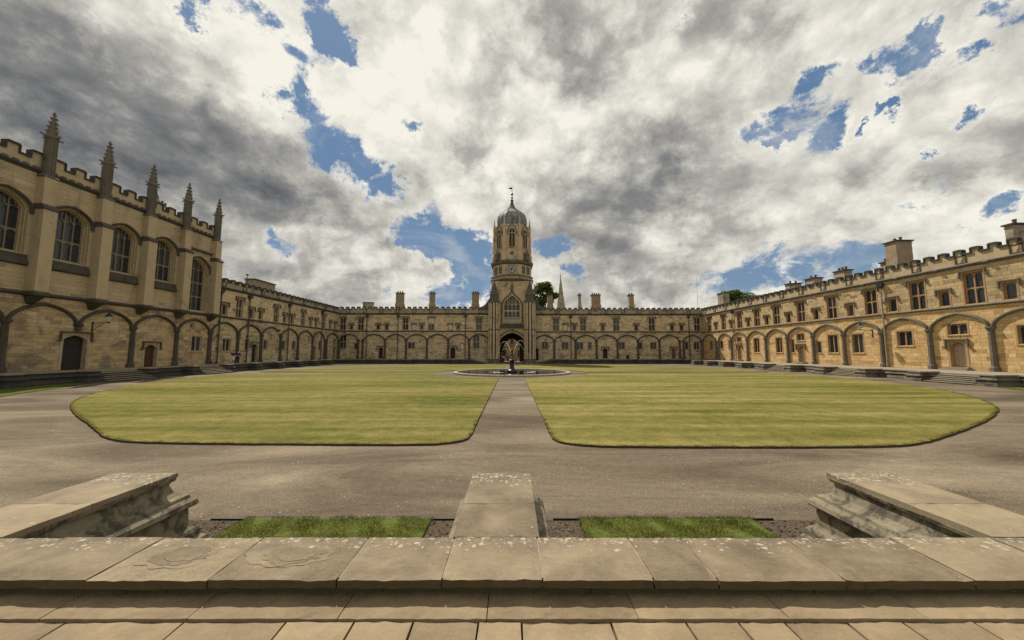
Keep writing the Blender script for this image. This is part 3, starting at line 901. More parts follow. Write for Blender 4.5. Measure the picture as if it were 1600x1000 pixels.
def college_range(name, label, loc, rz, u0, u1, zb, zs, zc, zcr, zm, piers, spring, apex, wins, doors, pipes, walls, trim, dark, par, capm, period, mw, group=None, corn=None, single=None, skip=(), stops=None, panel0=1.0, bosses=False, pipemat='pipe', depth=8.0, hood_upper=True, pcut=None):
    root = thing(name, label, 'building', loc, rz, group)
    holes = []
    for (u, z0, w, h, c, r, hd, bl) in wins:
        holes.append((u - w / 2, u + w / 2, z0, z0 + h))
    for (u, w, z0, z1, leaf, hd, st) in doors:
        holes.append((u - w / 2, u + w / 2, z0, z1))
    zf = 0.0
    wall_mesh(u0, u1, zf, zs, holes, 0.5).build('lower_wall', M[walls[0]], root, fix=False)
    wall_mesh(u0, u1, zs, zc + 0.1, holes, 0.5).build('upper_wall', M[walls[1]], root, fix=False)
    bh = []
    for (u, z0, w, h, c, r, hd, bl) in wins:
        bh.append((u - w / 2 - 0.13, u + w / 2 + 0.13, z0 - 0.16, z0 + h + 0.13))
    for (u, w, z0, z1, leaf, hd, st) in doors:
        bh.append((u - w / 2 - 0.2, u + w / 2 + 0.2, z0 - 0.3, z1 + 0.2))
    ashlar(root, u0, u1, zb, zs - 0.12, bh, M[walls[0]], single=single)
    ashlar(root, u0, u1, zs + 0.12, zc - 0.1, bh, M[walls[1]], single=single)
    # string course
    prof = [(-0.001, zs - 0.13), (-0.10, zs - 0.10), (-0.20, zs - 0.02), (-0.20, zs + 0.03), (-0.03, zs + 0.14), (-0.001, zs + 0.14)]
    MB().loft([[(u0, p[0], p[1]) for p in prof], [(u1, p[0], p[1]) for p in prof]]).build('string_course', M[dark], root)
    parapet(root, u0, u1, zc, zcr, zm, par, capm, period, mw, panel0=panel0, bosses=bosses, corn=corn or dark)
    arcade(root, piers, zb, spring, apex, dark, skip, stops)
    for (u, z0, w, h, c, r, hd, bl) in wins:
        put_window(root, u, z0, window_spec(w, h, c, r, trim, hd, hoodmat=dark), bl)
    for (u, w, z0, z1, leaf, hd, st) in doors:
        put_door(root, u, w, z0, z1, trim, leaf, hd, hoodmat=dark, steps=st)
    for p in pipes:
        drainpipe(root, p, zb, zc - 0.75, pipemat)
    rb = MB().box(u0, u1, 0.62, depth, 0.0, zc - 0.3)
    rb.build('rear_wall', M['void'], root)
    rf = MB().prism([(0, 0)] * 0 or [(0.36, zc - 0.25), (depth + 0.3, zc - 0.25), (depth / 2 + 0.3, zc + 0.9)], 0, 1)
    vs = [(u0 if v[1] == 0 else u1, v[0], v[2]) for v in rf.v]
    r2 = MB()
    r2.add(vs, rf.f)
    r2.build('roof', M['roof'], root)
    return root

# ------------------------------------------------------------------ ground, lawns, paths
QX0, QX1, QY1 = -39.3, 43.0, 80.0
g = MB().add([(-900, -300, -0.02), (900, -300, -0.02), (900, 1500, -0.02), (-900, 1500, -0.02)], [(0, 1, 2, 3)]).build('ground', M['roof'], fix=False)
tag(g, kind='structure')
gp = MB().add([(QX0, -3, 0.0), (QX1, -3, 0.0), (QX1, 92, 0.0), (QX0, 92, 0.0)], [(0, 1, 2, 3)]).build('gravel_path', M['gravel'], fix=False)
tag(gp, kind='structure')

FC = (0.0, 42.4)
RING = 8.9
def chaikin(p, n=2):
    for _ in range(n):
        q = [p[0]]
        for a, b in zip(p[:-1], p[1:]):
            q += [(a[0] * .75 + b[0] * .25, a[1] * .75 + b[1] * .25), (a[0] * .25 + b[0] * .75, a[1] * .25 + b[1] * .75)]
        p = q + [p[-1]]
    return p
L_OUT = [(-1.25, 13.5), (-1.22, 11.2), (-1.25, 10.4), (-1.75, 9.95), (-2.6, 9.78), (-6, 9.86), (-10.0, 9.98), (-11.6, 10.35), (-13.9, 12.0), (-17.5, 14.4), (-20.8, 16.9), (-22.7, 18.6), (-25.2, 21.6), (-27.9, 25.6), (-29.8, 29.6), (-30.7, 34.2), (-30.8, 41.2)]
R_OUT = [(1.18, 13.5), (1.15, 11.0), (1.2, 10.2), (1.75, 9.76), (2.8, 9.6), (6.7, 9.55), (9.8, 9.6), (11.2, 9.9), (14.06, 11.35), (17.6, 13.3), (20.7, 15.3), (22.4, 16.6), (25.3, 19.5), (28.5, 23.8), (30.6, 28.8), (31.3, 34.8), (31.3, 41.2)]
FK = 25.4 / 32.6
def far(p):
    return [(x, FC[1] + (FC[1] - y) * (FK if y < 40 else 1.0)) for x, y in p]
def quadrant(p, sx, sy):
    px = abs(p[0][0])
    a0 = math.acos(min(1, 1.2 / RING))
    arc = []
    ang0 = math.asin(1.2 / RING)
    ang1 = math.acos(px / RING)
    for i in range(13):
        a = ang0 + (ang1 - ang0) * i / 12
        arc.append((FC[0] + sx * RING * math.cos(a), FC[1] + sy * RING * math.sin(a)))
    return p + arc
def lawn(pts, mat, label):
    h = 0.055
    n = len(pts)
    mb = MB().add([(x, y, h) for x, y in pts], [tuple(range(n))])
    me = mb.mesh('lawn', mat, fix=False)
    if me.polygons[0].normal.z < 0:
        me.flip_normals()
    o = link('lawn', me)
    tag(o, label, 'lawn', kind='structure')
    sk = MB()
    vs, fs = [], []
    for i, (x, y) in enumerate(pts):
        j = R.uniform(-0.012, 0.012)
        vs += [(x + j, y + j, h - 0.004), (x + j, y + j, -0.01)]
    for i in range(n):
        k = (i + 1) % n
        fs.append((2 * i, 2 * i + 1, 2 * k + 1, 2 * k))
    sk.add(vs, fs)
    sk.build('soil_edge', M['soil'], o)
    return o
def ragged(p, step=0.22, j=0.009):
    out = [p[0]]
    for a, b in zip(p[:-1], p[1:]):
        L = math.hypot(b[0] - a[0], b[1] - a[1])
        n = max(1, int(L / step))
        for k in range(1, n + 1):
            t = k / n
            g_ = R.gauss(0, j) if not (k == n and b is p[-1]) else 0
            nx, ny_ = -(b[1] - a[1]) / (L or 1), (b[0] - a[0]) / (L or 1)
            out.append((a[0] + (b[0] - a[0]) * t + nx * g_, a[1] + (b[1] - a[1]) * t + ny_ * g_))
    return out
LP, RP = ragged(chaikin(L_OUT)), ragged(chaikin(R_OUT))
lawn(quadrant(LP, -1, -1), M['lawn'], 'near left lawn quarter, green with a dark soil edge')
lawn(quadrant(RP, 1, -1), M['lawn_striped'], 'near right lawn quarter with dry yellow mowing bands')
lawn(quadrant(chaikin(far(L_OUT)), -1, 1), M['lawn'], 'far left lawn quarter behind the fountain')
lawn(quadrant(chaikin(far(R_OUT)), 1, 1), M['lawn_striped'], 'far right lawn quarter behind the fountain')

def turf(pts, label):
    """turf left outside the bend of the path, against a terrace"""
    me = MB().add([(x, y, 0.03) for x, y in pts], [tuple(range(len(pts)))]).mesh('turf', M['turf'], fix=False)
    if me.polygons[0].normal.z < 0:
        me.flip_normals()
    tag(link('turf', me), label, 'lawn', kind='structure')
turf(chaikin([(-35.4, 31.5), (-33.4, 28.0), (-30.9, 23.6), (-28.3, 19.6), (-25.5, 15.8), (-22, 12.0), (-17, 8.5), (-12, 6.0)]) + [(-35.4, 6.0)], 'shaded turf corner below the hall terrace')
turf(chaikin([(35.8, 27.6), (34.0, 24.4), (31.6, 20.5), (28.3, 16.2), (25, 12.6), (20, 8.5), (15, 6.0)]) + [(35.8, 6.0)], 'dry turf corner below the sunlit terrace')
turf(chaikin([(-20, 72.4), (-26, 70.4), (-31, 65.5), (-34, 60.5), (-35.4, 55)]) + [(-35.4, 72.4)], 'far turf corner at the foot of the shaded terraces')
# ------------------------------------------------------------------ the four ranges
def W(u, z0, w, h, c=2, r=2, hd=True, bl=()):
    return (u, z0, w, h, c, r, hd, bl)

# sunlit range on the right: local u = 80 - Y
NZ = 0.75
def ny(Y):
    return QY1 - Y
n_wins = []
for Y in (76.7, 71.56, 66.5, 61.76, 57.16, 52.27, 47.17, 41.98, 37.1, 32.5, 27.6):
    n_wins.append(W(ny(Y), 7.0, 1.42, 2.9))
for Y in (74.3, 69.0, 64.1, 59.4, 54.7, 49.7, 44.6, 39.6, 34.8, 30.15, 25.2):
    n_wins.append(W(ny(Y), 7.06, 0.84, 1.4, 1, 1))
for Y, w, z0, z1, c in ((76.4, 0.9, 3.1, 4.7, 1), (72.7, 1.1, 3.1, 4.7, 1), (69.9, 0.7, 3.1, 4.7, 1), (66.95, 1.35, 4.35, 5.2, 2), (62.25, 1.42, 2.4, 4.85, 2), (57.0, 1.35, 2.4, 4.75, 2),
                        (54.3, 0.7, 2.4, 4.4, 1), (52.7, 1.35, 4.2, 5.2, 2), (49.65, 0.8, 2.4, 3.9, 1), (47.4, 1.42, 2.4, 4.75, 2), (44.0, 1.42, 2.4, 4.7, 2), (38.7, 1.5, 3.2, 4.75, 2), (34.05, 1.5, 4.2, 5.2, 2), (29.3, 1.45, 3.2, 4.75, 2)):
    n_wins.append(W(ny(Y), z0, w, round(z1 - z0, 2), c, 1, False))
n_doors = [(ny(67.0), 1.1, 1.0, 3.6, 'oak_grey', True, 1), (ny(52.7), 1.1, 1.0, 3.35, 'oak_grey', True, 1), (ny(34.2), 1.2, 1.06, 3.45, 'oak_grey', True, 2)]
n_piers = [ny(y) for y in (79.6, 74.3, 73.6, 69.2, 64.52, 59.83, 55.1, 50.4, 45.73, 41.02, 36.3, 31.6, 26.9)]
nr = college_range('college_range', 'sunlit golden stone range with battlements along the right side of the quad', (QX1, QY1, 0), rad(-90), 0.0, 56.0, NZ, 6.8, 10.68, 11.68, 12.2,
    n_piers, 4.7, 6.18, n_wins, n_doors, [ny(68.35), ny(40.55)], ('n_wall_low', 'n_wall'), 'trim_n', 'dark_n', 'parapet_n', 'cap', 1.22, 0.50,
    group='ranges around the quad', panel0=ny(78.2), bosses=True, pipemat='pipe_n', single=lambda u: 47.5 < u < 51.6)
for (ya, yb, z1, x, pots, d) in ((77.1, 75.2, 15.2, 3.0, 2, 1.4), (58.1, 57.15, 13.7, 3.0, 1, 1.0), (56.95, 56.1, 13.55, 3.0, 1, 1.0), (54.4, 52.8, 13.75, 3.4, 2, 1.3), (49.1, 47.6, 13.75, 3.0, 3, 1.1), (41.95, 40.7, 15.65, 3.2, 2, 1.9), (43.0, 42.4, 13.5, 3.0, 1, 0.7), (31.7, 31.15, 14.15, 3.0, 1, 1.2)):
    chimney(nr, ny((ya + yb) / 2), x, ya - yb, d, 11.9, z1, 'brickdark' if z1 > 15.4 else 'parapet', pots, low=True)

# shaded range on the left beyond the hall: local u = Y
SZ = 0.9
s_wins = [W(y, 7.42, 1.2, 2.7) for y in (50.6, 58.6, 66.15, 73.55)]
s_wins += [W(y, 7.55, 0.85, 1.45, 1, 1) for y in (48.0, 53.0, 54.95, 60.8, 62.9, 68.7, 70.65, 76.2, 78.3)]
s_wins += [W(48.75, 2.64, 1.4, 1.64, 2, 1, False), W(52.55, 2.93, 0.95, 1.4, 1, 1, False), W(56.45, 2.91, 1.0, 1.45, 1, 1, False), W(60.95, 2.88, 1.0, 1.5, 1, 1, False), W(63.8, 2.9, 1.1, 1.47, 1, 1, False), W(72.5, 2.94, 1.0, 1.65, 1, 1, False), W(78.4, 4.1, 1.2, 1.1, 2, 1, False)]
s_doors = [(54.15, 1.3, 0.95, 3.7, 'void', True, 0), (70.2, 1.4, 0.95, 3.6, 'oak', False, 0), (78.5, 1.2, 0.95, 3.6, 'void', False, 0)]
s_piers = [45.9, 50.55, 55.27, 59.94, 64.8, 69.53, 74.0, 74.75, 79.7]
sr = college_range('college_range', 'shaded stone range running from the pinnacled hall to the far left corner', (QX0, 0, 0), rad(90), 45.95, 80.0, SZ, 7.22, 11.15, 12.0, 12.5,
    s_piers, 5.0, 6.5, s_wins, s_doors, [47.1, 52.3, 61.8, 72.6], ('w_wall_low', 'w_wall'), 'trim', 'dark', 'parapet', 'cap', 1.25, 0.52, group='ranges around the quad', panel0=1.6)
chimney(sr, 60.4, 4.2, 5.0, 1.6, 12.0, 14.6, 'brickdark', 0, low=True)
mast = MB().tube([(0, 0, 11.0), (0, 0, 14.6)], 0.05, 6).lathe([(0.03, 14.5), (0.22, 14.65), (0.22, 14.75), (0.05, 14.85)], 8)
mast.build('roof_mast', M['iron'], sr, (55.1, 2.6, 0))

# shaded range left of the gate tower: local u = X
WZ = 0.86
wl_wins = [W(u, 7.42, 1.3, 2.8, 2, 2, True, b) for u, b in ((-38.4, ()), (-34.35, ()), (-24.2, ()), (-18.33, (2, 3)), (-7.5, ()))]
wl_wins += [W(u, 7.5, 0.78, 1.25, 1, 1, True, b) for u, b in ((-36.5, ()), (-30.37, ()), (-28.46, ()), (-22.26, (0,)), (-20.5, ()), (-14.0, (0,)), (-12.2, ()))]
wl_wins += [W(-38.2, 3.2, 1.4, 3.0, 2, 2, False), W(-35.3, 3.07, 0.75, 1.4, 1, 1, False), W(-22.76, 3.2, 1.55, 1.4, 2, 1, False), W(-11.3, 3.07, 0.75, 1.4, 1, 1, False, (0,)), W(-8.1, 3.2, 1.4, 3.0, 2, 2, False)]
wl_doors = [(-29.6, 1.0, 0.95, 3.5, 'void', True, 0), (-13.35, 1.15, 0.95, 3.5, 'void', True, 0)]
wlr = college_range('college_range', 'shaded brown stone range with tall chimneys left of the gate tower', (0, QY1, 0), 0.0, -39.45, -4.9, WZ, 7.1, 11.05, 12.12, 12.65,
    [-39.0, -34.7, -33.7, -28.66, -23.91, -19.2, -14.43, -9.67, -5.2], 5.1, 6.4, wl_wins, wl_doors, [-32.9, -25.84, -10.54], ('w_wall_low', 'w_wall'), 'trim', 'dark', 'parapet', 'cap', 1.24, 0.54, group='ranges around the quad', panel0=2.2)
for u, w, z1, p in ((-26.4, 1.65, 16.3, 3), (-18.8, 1.1, 16.3, 2), (-8.6, 1.55, 16.3, 3)):
    chimney(wlr, u, 2.6, w, 1.2, 12.9, z1, 'brickdark', p, True)
chimney(wlr, -34.0, 3.0, 2.2, 1.0, 12.5, 14.1, 'parapet', 0, low=True)

wr_wins = [W(u, 7.2, 1.35, 2.95) for u in (10.0, 16.14, 23.67, 31.76, 42.05)]
wr_wins += [W(u, 7.26, 0.85, 1.45, 1, 1, True, b) for u, b in ((12.13, (0,)), (14.15, ()), (20.6, ()), (28.2, ()), (36.35, ()), (38.5, ()))]
wr_wins += [W(u, 3.05, w, 1.6, c, 1, False) for u, w, c in ((7.44, 1.4, 2), (11.97, 1.5, 2), (15.3, 1.5, 2), (17.58, 0.8, 1), (24.8, 1.45, 2), (29.07, 0.8, 1), (31.95, 1.4, 2), (39.5, 0.75, 1), (41.74, 1.25, 2))]
wr_doors = [(5.5, 0.95, 0.6, 3.3, 'void', False, 0), (21.03, 1.05, 0.95, 3.3, 'void', True, 0), (36.45, 0.95, 0.95, 3.3, 'oak', True, 0), (26.07, 0.8, 0.86, 1.7, 'void', False, 0)]
wrr = college_range('college_range', 'shaded brown stone range right of the gate tower up to the sunlit corner', (0, QY1, 0), 0.0, 4.9, 43.15, WZ, 6.95, 10.9, 11.95, 12.4,
    [5.15, 9.55, 14.34, 19.08, 23.8, 28.43, 33.28, 37.85, 38.75, 42.8], 4.95, 6.2, wr_wins, wr_doors, [13.33, 40.07], ('w_wall_low', 'w_wall'), 'trim', 'dark', 'parapet', 'cap', 1.24, 0.54, group='ranges around the quad', panel0=1.6)
for u, w, z1, p, fl in ((8.95, 1.2, 15.8, 2, True), (15.94, 0.6, 15.9, 1, False), (19.73, 2.0, 15.85, 4, True), (28.0, 1.1, 15.85, 2, True)):
    chimney(wrr, u, 2.6, w, 1.2 if w > .7 else 0.6, 12.6, z1, 'brickdark', p, fl)

# ------------------------------------------------------------------ the great hall (local u = Y)
HY0, HY1 = 15.6, 46.0
hall = thing('great_hall', 'tall pale stone hall with pinnacles and arched windows on the left', 'building', (QX0, 0, 0), rad(90))
H_B = [15.9, 20.1, 24.3, 28.5, 32.7, 36.95, 41.2, 45.6]
h_open = []
for a, b in zip(H_B[:-2], H_B[1:-1]):
    c = (a + b) / 2
    h_open.append((c - 1.42, c + 1.42, 10.35, 15.25))
ORIEL = (41.95, 45.05, 7.65, 14.25)
lo_doors = [(31.85, 1.75, 0.92, 4.0, 'void', True, 0), (38.6, 1.35, 0.92, 3.3, 'oak_red', True, 0)]
lo_wins = [W(44.1, 2.64, 1.45, 1.78, 2, 1, False), W(43.3, 5.5, 0.5, 0.5, 1, 1, False)]
lo_holes = [(u - w / 2, u + w / 2, z0, z1) for u, w, z0, z1, *_ in lo_doors] + [(u - w / 2, u + w / 2, z0, z0 + h) for u, z0, w, h, *_ in lo_wins]
lo_bh = [(u - w / 2 - .2, u + w / 2 + .2, z0 - .2, z1 + .2) for u, w, z0, z1, *_ in lo_doors] + [(u - w / 2 - .13, u + w / 2 + .13, z0 - .16, z0 + h + .13) for u, z0, w, h, *_ in lo_wins]
wall_mesh(HY0, HY1, 0, 7.2, lo_holes, 0.5).build('lower_wall', M['hall_low'], hall, fix=False)
wall_mesh(HY0, HY1, 7.2, 17.6, h_open + [ORIEL], 0.85).build('upper_wall', M['hall_wall'], hall, fix=False)
ashlar(hall, HY0, HY1, SZ, 7.08, lo_bh, M['hall_low'], var=0.12)
ashlar(hall, HY0, HY1, 7.34, 17.25, [(a - .3, b + .3, c - 1.0, d + 0.3) for a, b, c, d in h_open] + [(41.6, 45.4, 7.3, 14.6)], M['hall_wall'], ch=(0.30, 0.42), bl=(0.6, 1.3), var=0.06)
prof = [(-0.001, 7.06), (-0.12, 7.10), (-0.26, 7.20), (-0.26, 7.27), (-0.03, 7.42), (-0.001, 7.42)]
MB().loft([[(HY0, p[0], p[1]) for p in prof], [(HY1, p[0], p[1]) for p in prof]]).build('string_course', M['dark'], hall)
for u, w, z0, z1, lf, hd, st in lo_doors:
    put_door(hall, u, w, z0, z1, 'trim', lf, hd, rise=0.5, steps=st)
for u, z0, w, h, c, r, hd, bl in lo_wins:
    put_window(hall, u, z0, window_spec(w, h, c, r, 'trim', hd))
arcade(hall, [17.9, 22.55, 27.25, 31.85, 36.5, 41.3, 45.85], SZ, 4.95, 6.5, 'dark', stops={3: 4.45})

def hall_window(open_, zs, cols, rows, name='window'):
    a, b, z0, z1 = open_
    w, h = b - a, z1 - z0
    sp = MB()
    spandrels(sp, -w / 2, w / 2, zs - z0, h, h - 0.04, -0.016, 0.8, 20)
    for sgn in (-1, 1):        # flat margin that closes the joints round the arch
        x0, x1 = sorted((sgn * w / 2, sgn * (w / 2 + 0.3)))
        sp.box(x0, x1, -0.016, 0.0, 0, h + 0.3)
    sp.box(-w / 2, w / 2, -0.0155, 0.0, h, h + 0.3)
    o = sp.build(name, M['hall_wall'], hall, ((a + b) / 2, 0, z0))
    # inner order of the splayed reveal
    for k, (ins, y0, y1) in enumerate(((0.08, 0.16, 0.8), (0.15, 0.40, 0.8))):
        rv = MB()
        spandrels(rv, -w / 2 + ins, w / 2 - ins, zs - z0, h - ins, h - 0.06 - ins, y0, y1, 20)
        for sgn in (-1, 1):
            x0, x1 = sorted((sgn * (w / 2 - ins), sgn * (w / 2 - 0.001)))
            rv.box(x0, x1, y0, y1, 0, h - 0.1)
        rv.box(-w / 2 + ins, w / 2 - ins, y0, y1, h - ins, h - 0.05)
        rv.build('reveal_moulding', M['hall_wall'], o)
    iw = w - 0.3
    f, m = 0.05, 0.08
    tr = MB()
    cw = (iw - (cols - 1) * m) / cols
    zt = h - 0.26
    for i in range(cols - 1):
        x = -iw / 2 + (i + 1) * cw + i * m
        tr.box(x, x + m, 0.55, 0.72, 0, zt - 0.25)
    rowz = [i * (zs - z0 + 0.25) / rows for i in range(rows)] + [zs - z0 + 0.25]
    for q in rowz[1:-1]:
        tr.box(-iw / 2, iw / 2, 0.56, 0.715, q - 0.06, q + 0.06)
    for j in range(rows):
        for i in range(cols):
            x = -iw / 2 + i * (cw + m)
            za = rowz[j + 1] - 0.06
            spandrels(tr, x, x + cw, za - 0.26, za, za - 0.01, 0.58, 0.70, 8)
    # tracery in the head: a second tier of small lights
    for i in range(cols * 2 - 1):
        x = -iw / 2 + (i + 1) * (cw + m) / 2 - m / 2
        tr.box(x + 0.025, x + m - 0.025, 0.58, 0.70, rowz[-1] - 0.06, zt)
    tr.build('tracery', M['hall_trim'], o)
    for j in range(rows):
        for i in range(cols):
            x = -iw / 2 + i * (cw + m)
            top = rowz[j + 1] if j < rows - 1 else zt
            MB().box(x - 0.03, x + cw + 0.03, 0.64, 0.66, rowz[j], top).build('pane', M['glass'], o)
    hd = MB()
    p = arch_pts(-w / 2 - 0.12, w / 2 + 0.12, zs - z0, h + 0.10, 26)
    hd.sweep([(p[0][0], p[0][1] - 0.25)] + p + [(p[-1][0], p[-1][1] - 0.25)], [(-0.10, -0.016), (-0.10, -0.10), (0.0, -0.2), (0.10, -0.2), (0.12, -0.016)])
    hd.build('hood_mould', M['dark'], o)
    return o
for op in h_open:
    o = hall_window(op, 14.0, 4, 2)
    w = op[1] - op[0]
    sl_ = MB().loft([[(-w / 2 - 0.32, -0.22, -0.85), (w / 2 + 0.32, -0.22, -0.85), (w / 2 + 0.32, 0.0, -0.92), (-w / 2 - 0.32, 0.0, -0.92)],
                     [(-w / 2 - 0.32, -0.24, -0.74), (w / 2 + 0.32, -0.24, -0.74), (w / 2 + 0.32, -0.016, -0.02), (-w / 2 - 0.32, -0.016, -0.02)]])
    sl_.build('sill', M['dark'], o)
    MB().loft([[(-w / 2, -0.015, -0.02), (w / 2, -0.015, -0.02), (w / 2, 0.7, 0.0), (-w / 2, 0.7, 0.0)], [(-w / 2, -0.015, 0.0), (w / 2, -0.015, 0.0), (w / 2, 0.7, 0.3), (-w / 2, 0.7, 0.3)]]).build('inner_sill', M['hall_wall'], o)
o = hall_window(ORIEL, 12.7, 4, 3)
MB().box(-1.9, 1.9, -0.28, -0.016, 7.35, 7.60).build('label_mould', M['dark'], o)

# buttresses and pinnacles
bt = MB()
rg = lambda hw, d, z: [(-hw, 0.0, z), (-hw, -d, z), (hw, -d, z), (hw, 0.0, z)]
bt.loft([rg(0.45, 0.92, 7.1), rg(0.45, 0.92, 14.3), rg(0.42, 0.66, 14.66), rg(0.42, 0.66, 17.05)])
btm = bt.mesh('buttress', M['hall_wall'])
lowb = MB().loft([rg(0.20, 0.12, 6.4), rg(0.40, 0.80, 7.0), rg(0.52, 1.02, 7.06), rg(0.52, 1.06, 7.26), rg(0.46, 0.94, 7.42)]).mesh('corbel', M['dark'])
bandm = MB().loft([rg(0.51, 1.0, 14.22), rg(0.51, 1.0, 14.36), rg(0.44, 0.70, 14.70)]).mesh('set_off', M['dark'])
pin = MB()
pin.loft([rg(0.50, 0.70, 17.0), rg(0.50, 0.70, 17.12), rg(0.34, 0.52, 17.3)])
sq = lambda r, z, c=-0.26: [(math.cos(rad(22.5 + 45 * i)) * r, c + math.sin(rad(22.5 + 45 * i)) * r, z) for i in range(8)]
pin.loft([sq(0.36, 17.25), sq(0.36, 20.35), sq(0.46, 20.5), sq(0.46, 20.62), sq(0.36, 20.7), sq(0.05, 22.6)])
for sx_, sy_ in ((1, 0), (-1, 0), (0, 1), (0, -1)):
    for k in range(5):
        z = 20.55 + 0.42 * k
        r = 0.40 - 0.075 * k + (0.10 if k == 0 else 0)
        L = 0.26 if k == 0 else 0.15
        a = (sx_ * r, -0.26 + sy_ * r)
        pin.box(min(a[0], a[0] + sx_ * L) - (0.05 if sy_ else 0), max(a[0], a[0] + sx_ * L) + (0.05 if sy_ else 0), min(a[1], a[1] + sy_ * L) - (0.05 if sx_ else 0), max(a[1], a[1] + sy_ * L) + (0.05 if sx_ else 0), z, z + 0.10)
pin.loft([sq(0.05, 22.5), sq(0.16, 22.62), sq(0.05, 22.72), sq(0.10, 22.8), sq(0.02, 22.9)])
for i in range(8):          # moulded ribs of the pinnacle shaft
    a = rad(45 * i)
    pin.box(math.cos(a) * 0.35 - 0.03, math.cos(a) * 0.35 + 0.03, -0.26 + math.sin(a) * 0.35 - 0.03, -0.26 + math.sin(a) * 0.35 + 0.03, 17.3, 20.3)
pinm = pin.mesh('pinnacle', M['dark_n'])
for u in H_B:
    b_ = link('buttress', btm, hall, (u, 0, 0))
    link('set_off', bandm, b_)
    link('corbel', lowb, b_)
    link('pinnacle', pinm, b_)
parapet(hall, HY0, HY1, 17.45, 18.3, 18.98, 'hall_wall', 'cap', 1.41, 0.70, panel=0, corn='dark')
frieze = MB()
for i in range(int((HY1 - HY0) / 0.6)):
    u = HY0 + 0.3 + 0.6 * i
    frieze.lathe([(0.03, 17.52), (0.16, 17.58), (0.2, 17.68), (0.13, 17.78), (0.02, 17.82)], 6, cx=u, cy=-0.05, sx=1.2)
tag(frieze.build('carved_frieze', M['dark_n'], hall), kind='stuff')
MB().box(HY0, HY1, 0.95, 11.0, 0, 17.6).build('rear_wall', M['hall_wall'], hall)
r2 = MB()
r2.add([(HY0, 0.4, 17.61), (HY1, 0.4, 17.61), (HY1, 11, 17.61), (HY0, 11, 17.61), (HY0, 5.7, 19.4), (HY1, 5.7, 19.4)], [(0, 1, 5, 4), (2, 3, 4, 5), (1, 2, 5), (0, 4, 3), (0, 3, 2, 1)])
r2.build('roof', M['lead'], hall)
tur = MB().loft([[(x + 0.0, y, z) for x, y, z in [(math.cos(rad(22.5 + 45 * i)) * r, math.sin(rad(22.5 + 45 * i)) * r, zz) for i in range(8)]] for r, zz in ((0.9, 17.0), (0.9, 22.3), (1.1, 22.5), (1.1, 22.8), (0.8, 22.9), (0.35, 23.8), (0.4, 23.9), (0.06, 25.0))])
for i in range(8):
    a = rad(45 * i)
    tur.box(math.cos(a) * 1.05 - 0.1, math.cos(a) * 1.05 + 0.1, math.sin(a) * 1.05 - 0.1, math.sin(a) * 1.05 + 0.1, 22.75, 23.3)
tur.build('stair_turret', M['dark_n'], hall, (47.3, 10.2, 0))

# ------------------------------------------------------------------ gate tower
TY = 83.0
tower = thing('gate_tower', 'gate tower with clock, octagonal belfry and leaded ogee dome', 'tower', (0, TY, 0))
TF = -4.45                                   # front plane of the gate block, local y
def octring(ap, z, c=(0, 0)):
    r = ap / math.cos(rad(22.5))
    return [(c[0] + r * math.cos(rad(22.5 + 45 * i)), c[1] + r * math.sin(rad(22.5 + 45 * i)), z) for i in range(8)]
gate_h = (-2.8, 2.8, 0.0, 6.75)
win_h = (-1.68, 1.68, 10.1, 14.95)
tw = wall_mesh(-4.6, 4.6, 0, 18.3, [gate_h, win_h], 0.9, TF)
tw.build('front_wall', M['tower'], tower, fix=False)
ashlar(tower, -3.0, 3.0, 0.3, 18.2, [(-3.3, 3.3, 0, 8.8), (-2.7, 2.7, 8.8, 15.6)], M['tower'], y=TF)
ashlar(tower, -4.5, 4.5, 14.2, 18.2, [(-3.0, 3.0, 0, 18.3)], M['tower'], y=TF)
# passage through the tower
ps = MB()
ps.box(-4.6, -2.81, TF + 0.9, 5.0, 0, 10.0).box(2.81, 4.6, TF + 0.9, 5.0, 0, 10.0)
ps.build('passage_wall', M['shade_dark'], tower)
MB().box(-2.81, 2.81, TF + 0.9, 5.0, 7.0, 10.0).build('passage_vault', M['shade_dark'], tower)
MB().box(-4.6, 4.6, TF + 1.5, 5.0, 10.001, 18.3).build('core', M['tower'], tower)
bk = MB()
bk.box(-2.81, -1.85, 4.2, 4.9, 0, 7.0).box(1.85, 2.81, 4.2, 4.9, 0, 7.0)
spandrels(bk, -1.85, 1.85, 4.0, 7.0, 5.7, 4.2, 4.9, 16)
bk.build('outer_arch', M['shade_dark'], tower)
sp = MB()
spandrels(sp, -2.8, 2.8, 4.45, 6.75, 6.68, TF - 0.02, TF + 0.9, 20)
sp.build('gate_arch', M['tower'], tower)
for k, (ex, y) in enumerate(((0.12, 0.16), (0.36, 0.30), (0.58, 0.42))):
    p = arch_pts(-2.8 - ex, 2.8 + ex, 4.45, 6.7 + ex, 26)
    MB().sweep([(p[0][0], 0.0)] + p + [(p[-1][0], 0.0)], [(-0.10, TF - 0.02), (-0.10, TF - y * 0.6), (0.0, TF - y), (0.10, TF - y * 0.6), (0.10, TF - 0.02)]).build('arch_moulding', M['tower'] if k < 2 else M['dark_n'], tower)
# carved ledge and panels above the gate
lg = MB()
lg.prism([(-3.35, 7.75), (3.35, 7.75), (3.35, 8.25), (2.2, 8.65), (-2.2, 8.65), (-3.35, 8.25)], TF - 0.55, TF - 0.02)
lg.build('gate_ledge', M['dark'], tower)
for i in range(7):
    MB().box(-1.85 + 0.56 * i - 0.0, -1.85 + 0.56 * i + 0.34, TF - 0.12, TF - 0.001, 8.8, 9.75).build('panel', M['trim'], tower)
